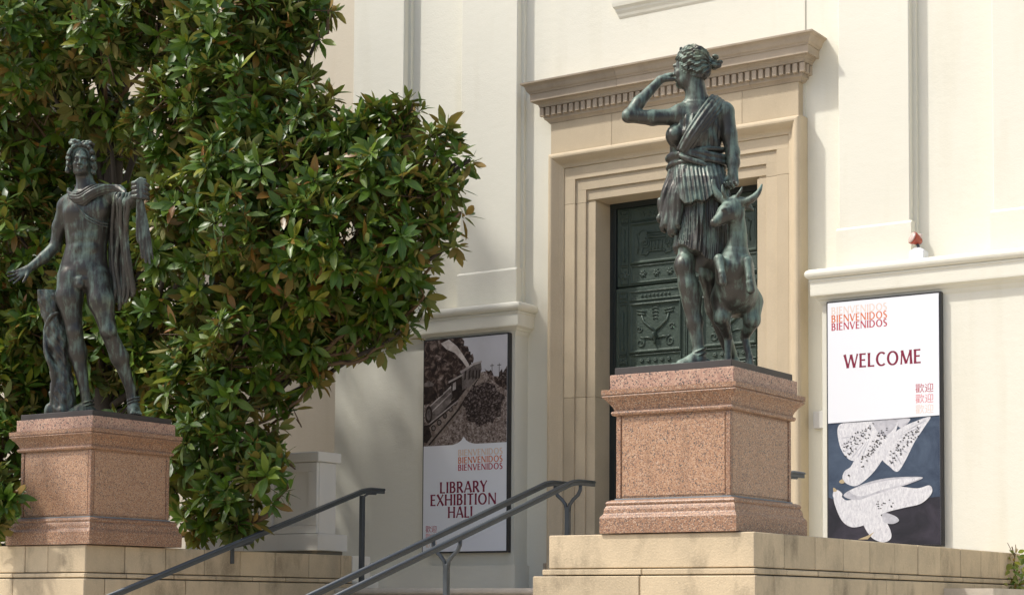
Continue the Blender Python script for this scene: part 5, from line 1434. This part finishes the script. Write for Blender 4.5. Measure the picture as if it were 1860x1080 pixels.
def leaf_verts(base, d, nrm, L, Wd, curl, fold):
    """all arrays over leaves -> (n,11,3)"""
    s = np.cross(d, nrm)
    n_ = len(base); out = np.zeros((n_, 11, 3))
    def P(t, side, lift):
        c = base+d*(L*t)[:, None]-nrm*(curl*L*t*t)[:, None]
        return c+s*(side*Wd)[:, None]+nrm*(np.abs(side)*Wd*fold+lift)[:, None]
    z = np.zeros(n_)
    for i, t in enumerate(LT): out[:, i] = P(np.full(n_, t), z, z)
    for i, (t, w_) in enumerate(((0.22, 0.72), (0.48, 1.0), (0.78, 0.66))):
        out[:, 5+i] = P(np.full(n_, t), z+w_, z); out[:, 8+i] = P(np.full(n_, t), z-w_, z)
    return out
def rosettes(pos, axis, rs, size=1.0, nl=(9, 15)):
    """leaves of every shoot: returns per-leaf arrays"""
    B_, D_, N_, L_, W_, C_, Fd_, col = [], [], [], [], [], [], [], []
    cnt = rs.randint(nl[0], nl[1], len(pos))
    idx = np.repeat(np.arange(len(pos)), cnt); n_ = len(idx)
    k = np.concatenate([np.arange(c) for c in cnt])
    ax = axis[idx]
    ref = np.where(np.abs(ax[:, 2:3]) < 0.9, np.array([[0, 0, 1.0]]), np.array([[1.0, 0, 0]]))
    u = np.cross(ax, ref); u /= np.linalg.norm(u, axis=1, keepdims=True); v = np.cross(ax, u)
    ph = k*2.39996+rs.uniform(0, 6.28, len(pos))[idx]+rs.normal(0, 0.25, n_)
    th = np.radians(28+70*(k/np.maximum(cnt[idx]-1, 1))+rs.normal(0, 9, n_))
    rad = u*np.cos(ph)[:, None]+v*np.sin(ph)[:, None]
    d = ax*np.cos(th)[:, None]+rad*np.sin(th)[:, None]
    d[:, 2] -= 0.18*rs.rand(n_)
    d /= np.linalg.norm(d, axis=1, keepdims=True)
    nr = ax*np.sin(th)[:, None]-rad*np.cos(th)[:, None]+rs.normal(0, 0.22, (n_, 3))+np.array([0, 0, 0.25])
    nr -= d*(nr*d).sum(1, keepdims=True); nr /= np.linalg.norm(nr, axis=1, keepdims=True)
    base = pos[idx]-ax*(0.055*size*(k/np.maximum(cnt[idx]-1, 1)))[:, None]+rad*0.012
    L = size*rs.uniform(0.095, 0.215, n_)*(0.75+0.25*np.minimum(1, k/3.0))
    W = L*rs.uniform(0.155, 0.205, n_)
    vig = rs.rand(len(pos))[idx]
    c0 = np.clip(0.22+0.35*vig+rs.normal(0, 0.17, n_), 0, 1)
    yel = (rs.rand(n_) < 0.05)
    c0 = np.where(yel, 0.97, c0)
    brown = np.where(rs.rand(n_) < 0.045, rs.uniform(0.5, 1.0, n_), 0.0)
    return dict(base=base, d=d, n=nr, L=L, W=W, curl=rs.uniform(0.02, 0.26, n_), fold=rs.uniform(0.08, 0.40, n_), c0=c0, br=brown)
def leaf_cols(c0, br):
    col = np.zeros((len(c0), 11, 4), np.float32); col[..., 0] = c0[:, None]; col[..., 1] = br[:, None]; col[..., 3] = 1
    col[:, :5, 2] = 1.0
    return col
def leaf_mesh(name, V_, col):
    n_ = len(V_)
    me = bpy.data.meshes.new(name)
    me.vertices.add(n_*11); me.vertices.foreach_set('co', V_.astype(np.float32).ravel())
    tri = [0, 3, 4, 7]
    faces = []
    Fq = []
    for f in LF: Fq.append([f[0], f[1], f[2]] if f[2] == f[3] else list(f))
    per = sum(len(f) for f in Fq)
    loop = np.concatenate([np.array(f) for f in Fq])
    starts = np.cumsum([0]+[len(f) for f in Fq])[:-1]
    loops = (np.arange(n_)[:, None]*11+loop[None, :]).ravel()
    ls = (np.arange(n_)[:, None]*per+starts[None, :]).ravel()
    me.loops.add(len(loops)); me.loops.foreach_set('vertex_index', loops.astype(np.int32))
    me.polygons.add(len(ls)); me.polygons.foreach_set('loop_start', ls.astype(np.int32))
    me.polygons.foreach_set('use_smooth', np.ones(len(ls), bool))
    at_ = me.color_attributes.new('leafcol', 'FLOAT_COLOR', 'POINT')
    at_.data.foreach_set('color', col.ravel())
    me.update(calc_edges=True)
    me.materials.append(M['leaf'])
    return me
def crown_points(blobs, rs, dens, inner=0.22):
    pos, ax = [], []
    cs = np.array([b[0] for b in blobs]); rr = np.array([b[1] for b in blobs])
    for c, r in blobs:
        dp_ = c@_F; off_ = (CAM_CY-CAM_F*(c@_U)/dp_ < -1.0*CAM_F*r/dp_) or (930+CAM_F*(c@_R)/dp_ < -1.0*CAM_F*r/dp_)
        n_ = int(dens*r*r*12*(0.12 if off_ else 1.0))
        d = rs.normal(0, 1, (n_, 3)); d /= np.linalg.norm(d, axis=1, keepdims=True)
        f = rs.uniform(0.72, 1.06, n_)
        ins_ = rs.rand(n_) < inner; f = np.where(ins_, rs.uniform(0.25, 0.75, n_), f)
        p = c+d*(r*f)[:, None]*np.array([1, 1, 0.9])
        # drop shoots buried deep inside neighbouring blobs
        dist = np.linalg.norm(p[:, None, :]-cs[None], axis=2)/rr[None]
        deep = (dist < 0.55).sum(1) > (ins_*1+0)
        keep = ~deep | (rs.rand(n_) < 0.15)
        a = d*0.75+np.array([0, 0, 0.42])+rs.normal(0, 0.32, (n_, 3)); a /= np.linalg.norm(a, axis=1, keepdims=True)
        pos.append(p[keep]); ax.append(a[keep])
    return np.concatenate(pos), np.concatenate(ax)
def pxblob(px, py, Y, rpx):
    P = at(px, py, Y); return (P, rpx*float(P@_F)/CAM_F)
def limb(pts, r0, r1, n_=8, seed=0):
    rb = random.Random(seed); m = len(pts)
    P, _ = smooth_path(pts, [0]*m, 5)
    P = [p+np.array([rb.uniform(-.02, .02) for _ in range(3)]) for p in P]
    return MB().tube([tuple(p) for p in P], [r0+(r1-r0)*i/(len(P)-1) for i in range(len(P))], n_)
rs = np.random.RandomState(7)
TRUNK = np.array([-13.1, 12.3, 0.30])
BL = [(60, 70, 12.2, 120), (180, 55, 12.3, 90), (20, -40, 12.4, 110), (150, -60, 12.6, 110), (300, 40, 12.6, 95), (400, 60, 12.6, 100), (300, -70, 12.9, 120), (470, 40, 13.0, 85), (530, 55, 13.2, 55), (560, 5, 13.3, 45),
      (430, -80, 13.2, 110), (540, -90, 13.5, 95), (500, 120, 13.0, 62), (340, 170, 12.5, 85), (420, 190, 12.5, 95), (500, 215, 12.7, 80), (300, 250, 12.6, 70), (560, 250, 12.8, 70), (620, 260, 12.9, 62),
      (690, 240, 13.1, 56), (730, 215, 13.2, 34), (800, 262, 13.2, 34), (835, 292, 13.2, 20), (680, 320, 12.9, 75), (760, 335, 13.0, 62), (805, 345, 13.1, 36), (590, 340, 12.7, 85), (500, 320, 12.5, 85),
      (410, 310, 12.3, 80), (350, 360, 12.4, 80), (430, 410, 12.2, 85), (530, 420, 12.4, 90), (630, 430, 12.6, 85), (720, 430, 12.9, 70), (790, 405, 13.1, 40), (740, 505, 13.0, 45), (670, 520, 12.8, 70), (585, 520, 12.5, 80),
      (490, 510, 12.3, 85), (390, 500, 12.3, 85), (310, 440, 12.6, 70), (690, 585, 13.0, 38), (640, 590, 12.9, 42), (450, 600, 12.2, 80), (370, 610, 12.3, 75), (530, 610, 12.5, 60), (560, 660, 12.7, 36), (570, 700, 12.7, 22),
      (310, 560, 12.7, 70), (500, 690, 12.5, 45), (420, 700, 12.2, 70), (340, 710, 12.3, 70), (390, 800, 12.2, 75), (460, 790, 12.2, 50), (480, 860, 12.1, 42), (340, 840, 12.3, 60), (420, 890, 12.1, 60), (370, 940, 12.1, 55), (440, 950, 12.1, 34), (505, 905, 12.1, 20),
      (270, 660, 12.6, 55), (260, 780, 12.6, 60), (60, 210, 12.7, 95), (30, 320, 12.8, 90), (110, 330, 13.1, 70), (200, 260, 13.2, 50), (240, 400, 13.0, 65), (40, 430, 12.7, 90), (30, 540, 12.6, 85), (60, 640, 12.7, 80), (20, 720, 12.5, 80),
      (10, 820, 12.3, 80), (-20, 900, 12.2, 80), (140, 480, 13.3, 80), (210, 560, 13.2, 70), (150, 620, 13.2, 80), (230, 700, 13.0, 60), (120, 720, 13.0, 70), (40, 950, 12.2, 50),
      (-90, 100, 12.6, 140), (-110, 350, 12.7, 140), (-120, 600, 12.5, 140), (60, -200, 12.8, 120), (590, -130, 13.7, 60), (500, -180, 13.6, 70),
      (90, 250, 13.8, 90), (230, 330, 14.0, 80), (60, 430, 13.9, 90), (180, 420, 14.0, 80), (80, 560, 13.9, 90), (210, 640, 13.8, 80), (100, 680, 13.8, 80), (300, 640, 13.9, 60), (250, 820, 13.6, 60), (180, 60, 14.4, 90), (60, 60, 14.2, 90), (40, -60, 14.4, 120), (120, -150, 14.4, 110), (-40, 40, 14.3, 110), (30, -200, 14.5, 120), (620, 590, 13.0, 50), (680, 560, 13.1, 50), (850, 288, 13.2, 15), (818, 232, 13.2, 18), (750, 192, 13.2, 18), (690, 190, 13.1, 16), (600, 185, 13.0, 22), (838, 385, 13.1, 15), (825, 440, 13.1, 18), (780, 485, 13.0, 18), (772, 540, 13.0, 16), (730, 600, 13.0, 18), (700, 628, 13.0, 14), (570, 140, 13.1, 18), (578, 70, 13.2, 16), (598, 15, 13.3, 14), (530, 745, 12.7, 16), (520, 830, 12.2, 18), (525, 880, 12.1, 14), (700, 565, 13.1, 52), (650, 600, 13.1, 48), (745, 545, 13.1, 38), (590, 615, 12.9, 48), (190, 205, 12.8, 62), (175, 515, 12.55, 80), (220, 440, 12.9, 60), (180, 640, 12.55, 75), (230, 590, 12.55, 60), (100, 600, 12.6, 70), (310, 770, 12.4, 60), (300, 880, 12.4, 50)]
def sun_ok(c):
    """keep the upper wall right of the tree sunlit: where does this clump's shadow fall on the facade?"""
    k = (15.1-c[1]); q = c+np.array([1.15*k, k, -2.0*k]); dp = q@_F
    x, y = 930+CAM_F*(q@_R)/dp, CAM_CY-CAM_F*(q@_U)/dp
    return not (x > 560 and y < np.interp(x, (560, 835, 1000, 1100), (230, 400, 560, 760)))
BL = [(a, b, ((c-0.85 if b < 450 else c-0.45) if c < 13.5 else c), d) for a, b, c, d in BL if b > -130]
blobs = [pxblob(*b) for b in BL]
blobs = [b for b, q in zip(blobs, BL) if q[1] > -20 or sun_ok(b[0])]
# the tall top of the crown, above the picture, whose shadow lies on the lower facade
rt = random.Random(17)
for tx, ty0 in ((600, 360), (690, 350), (780, 370), (860, 430), (940, 510), (1010, 640), (1060, 800)):
    ty = ty0
    while ty < 1090:
        k = 3.0+rt.uniform(-0.35, 0.35); P = at(tx+rt.uniform(-20, 20), ty, 14.95)+k*np.array([-1.15, -1.0, 2.0])
        blobs.append((P, rt.uniform(0.36, 0.48))); ty += 95
T = empty('magnolia_tree', tuple(TRUNK), 0, 'large magnolia tree with glossy green leaves behind the statue of the man', 'tree', 'magnolia trees')
TR = limb([TRUNK+np.array([0, 0, -0.2]), TRUNK+np.array([0.05, 0, 1.2]), TRUNK+np.array([-0.05, 0.05, 2.8]), TRUNK+np.array([0.1, 0.05, 4.6]), TRUNK+np.array([0.0, 0.1, 6.2])], 0.15, 0.06, 12, 1).build('trunk', M['bark'], T)
tw = MB()
for i, (c, r) in enumerate(blobs):
    z = TRUNK[2]+np.clip((c[2]-TRUNK[2])*0.62-0.2, 0.5, 5.8)
    s0 = np.array([TRUNK[0], TRUNK[1]+0.03, z]); mid = (s0+c)/2+np.array([0, 0.15, -0.12])
    if i % 3 == 0:
        limb([s0, mid, c], 0.040, 0.016, 7, i).build('limb', M['bark'], TR)
    else:
        j = min(range(len(blobs)), key=lambda q: (np.linalg.norm(blobs[q][0]-(c*0.72+s0*0.28)) if q % 3 == 0 else 9e9))
        m_ = limb([blobs[j][0], (blobs[j][0]+c)/2+np.array([0, 0.05, -0.06]), c], 0.024, 0.012, 6, i); tw.add(m_.v, m_.f, True)
pos, ax = crown_points(blobs, rs, 27.0)
for k in rs.choice(len(pos), min(len(pos), 1500), False):     # shoots
    c = blobs[int(np.argmin(np.linalg.norm(np.array([b[0] for b in blobs])-pos[k], axis=1)))][0]
    q = pos[k]-ax[k]*0.22; m_ = MB().tube([tuple(pos[k]), tuple(q), tuple(c*0.5+q*0.5)], [0.004, 0.007, 0.009], 4, False); tw.add(m_.v, m_.f, True)
tw_o = tw.build('twigs', M['twig'], T, False); tw_o['kind'] = 'stuff'
# a low branch reaching past the pedestal at the far left
bl2 = [pxblob(5, 905, 9.75, 26), pxblob(-15, 950, 9.7, 30), pxblob(-25, 880, 9.7, 30)]
p2, a2 = crown_points(bl2, rs, 60.0, 0.2)
limb([np.array([-13.2, 11.2, 0.5]), np.array([-12.6, 10.2, 0.55]), bl2[0][0]], 0.03, 0.01, 6, 5).build('limb', M['bark'], TR)
pos = np.concatenate([pos, p2]); ax = np.concatenate([ax, a2])
lv = rosettes(pos, ax, rs)
V_ = leaf_verts(lv['base'], lv['d'], lv['n'], lv['L'], lv['W'], lv['curl'], lv['fold'])
# the 300 leaves that show largest become single parts
cen = V_[:, 2]; dep = cen@_F; pxx = 930+CAM_F*(cen@_R)/dep; pyy = CAM_CY-CAM_F*(cen@_U)/dep
vis = (pxx > 10) & (pxx < 900) & (pyy > 10) & (pyy < 1000)
face_ = np.abs((lv['n']*(cen/np.linalg.norm(cen, axis=1, keepdims=True))).sum(1))
cell = {}
score = np.where(vis, face_*lv['L']*lv['W']/dep**2, -1)
front = np.zeros(len(dep), bool)
gx = (pxx//9).astype(int); gy = (pyy//9).astype(int)
best = {}
for i in np.nonzero(vis)[0]:
    k = (gx[i], gy[i])
    if k not in best or dep[i] < dep[best[k]]: best[k] = i
front[list(best.values())] = True
score = np.where(front, score, -1)
sel = np.argsort(-score)[:300]
mask = np.ones(len(dep), bool); mask[sel] = False
cols = leaf_cols(lv['c0'], lv['br'])
CR = link('crown', leaf_mesh('crown', V_[mask], cols[mask]), None, T); CR['kind'] = 'stuff'
for i in sel:
    me = leaf_mesh('leaf', (V_[i:i+1]-lv['base'][i]), cols[i:i+1])
    o = bpy.data.objects.new('leaf', me); COL.objects.link(o); o.parent = T
    o.location = lv['base'][i]-TRUNK
print('leaves', len(dep))
# a second tree to the left, outside the picture, added only to shade the statue of the man
T2P = np.array([-15.6, 8.6, GRND])
T2 = empty('magnolia_tree', tuple(T2P), 0, 'unseen magnolia tree past the left edge, added to shade the statue of the man', 'tree', 'magnolia trees')
limb([T2P, T2P+np.array([0.1, 0, 2.5]), T2P+np.array([0.5, 0.1, 6.5])], 0.22, 0.07, 10, 2).build('trunk', M['bark'], T2)
b2 = []
rb = random.Random(21)
for k in range(14):
    c = np.array([-13.8+rb.uniform(-0.9, 0.9), 8.2+rb.uniform(-0.6, 0.6), 6.4+rb.uniform(-1.7, 1.7)])
    b2.append((c, rb.uniform(0.5, 0.65)))
b2 = [b for b in b2 if (930+CAM_F*(b[0]@_R)/(b[0]@_F)) < -1.25*CAM_F*b[1]/(b[0]@_F) or (CAM_CY-CAM_F*(b[0]@_U)/(b[0]@_F)) < -1.25*CAM_F*b[1]/(b[0]@_F)]
p3, a3 = crown_points(b2, rs, 14.0, 0.3)
l3 = rosettes(p3, a3, rs, 1.25, (8, 11))
c3 = link('crown', leaf_mesh('crown', leaf_verts(l3['base'], l3['d'], l3['n'], l3['L'], l3['W'], l3['curl'], l3['fold']), leaf_cols(l3['c0'], l3['br'])), None, T2); c3['kind'] = 'stuff'

# ---------------------------------------------------------------- climber on the flank wall at the right edge
VN = empty('creeper', (-4.87, 14.75, 0.0), 0, 'thin green creeper growing up the stone wall at the right edge', 'plant')
def flank(px, py): 
    r_ = ray(px, py); return r_*(-4.865/r_[0])
stem = [flank(x, y) for x, y in ((1842, 1078), (1846, 1050), (1841, 1030), (1843, 1010), (1838, 992))]
MB().tube([tuple(p) for p in stem], 0.005, 5).build('stem', M['twig'], VN)
for tip in ((1830, 985), (1845, 988), (1849, 996)):
    MB().tube([tuple(stem[-2]), tuple(flank(*tip))], 0.003, 4).build('stem', M['twig'], VN)
vp = []; va = []
for x, y in [(1842, 1076), (1847, 1066), (1836, 1072), (1850, 1055), (1840, 1050), (1844, 1040), (1836, 1032), (1850, 1028), (1840, 1018), (1846, 1010), (1838, 1003), (1852, 1012), (1843, 1060), (1834, 1060)]:
    vp.append(flank(x, y)+np.array([rb.uniform(0.0, 0.05), 0, 0])); va.append(unit((0.8, -0.3+rb.uniform(-.3, .3), 0.5+rb.uniform(-.2, .2))))
l4 = rosettes(np.array(vp), np.array(va), rs, 0.50, (4, 6)); l4['c0'] = np.clip(l4['c0']+0.45, 0, 1)
v4 = leaf_verts(l4['base'], l4['d'], l4['n'], l4['L'], l4['W']*1.5, l4['curl'], l4['fold']); c4 = leaf_cols(l4['c0'], l4['br']*0)
for i in range(len(v4)): link('leaf', leaf_mesh('leaf', v4[i:i+1], c4[i:i+1]), None, VN)
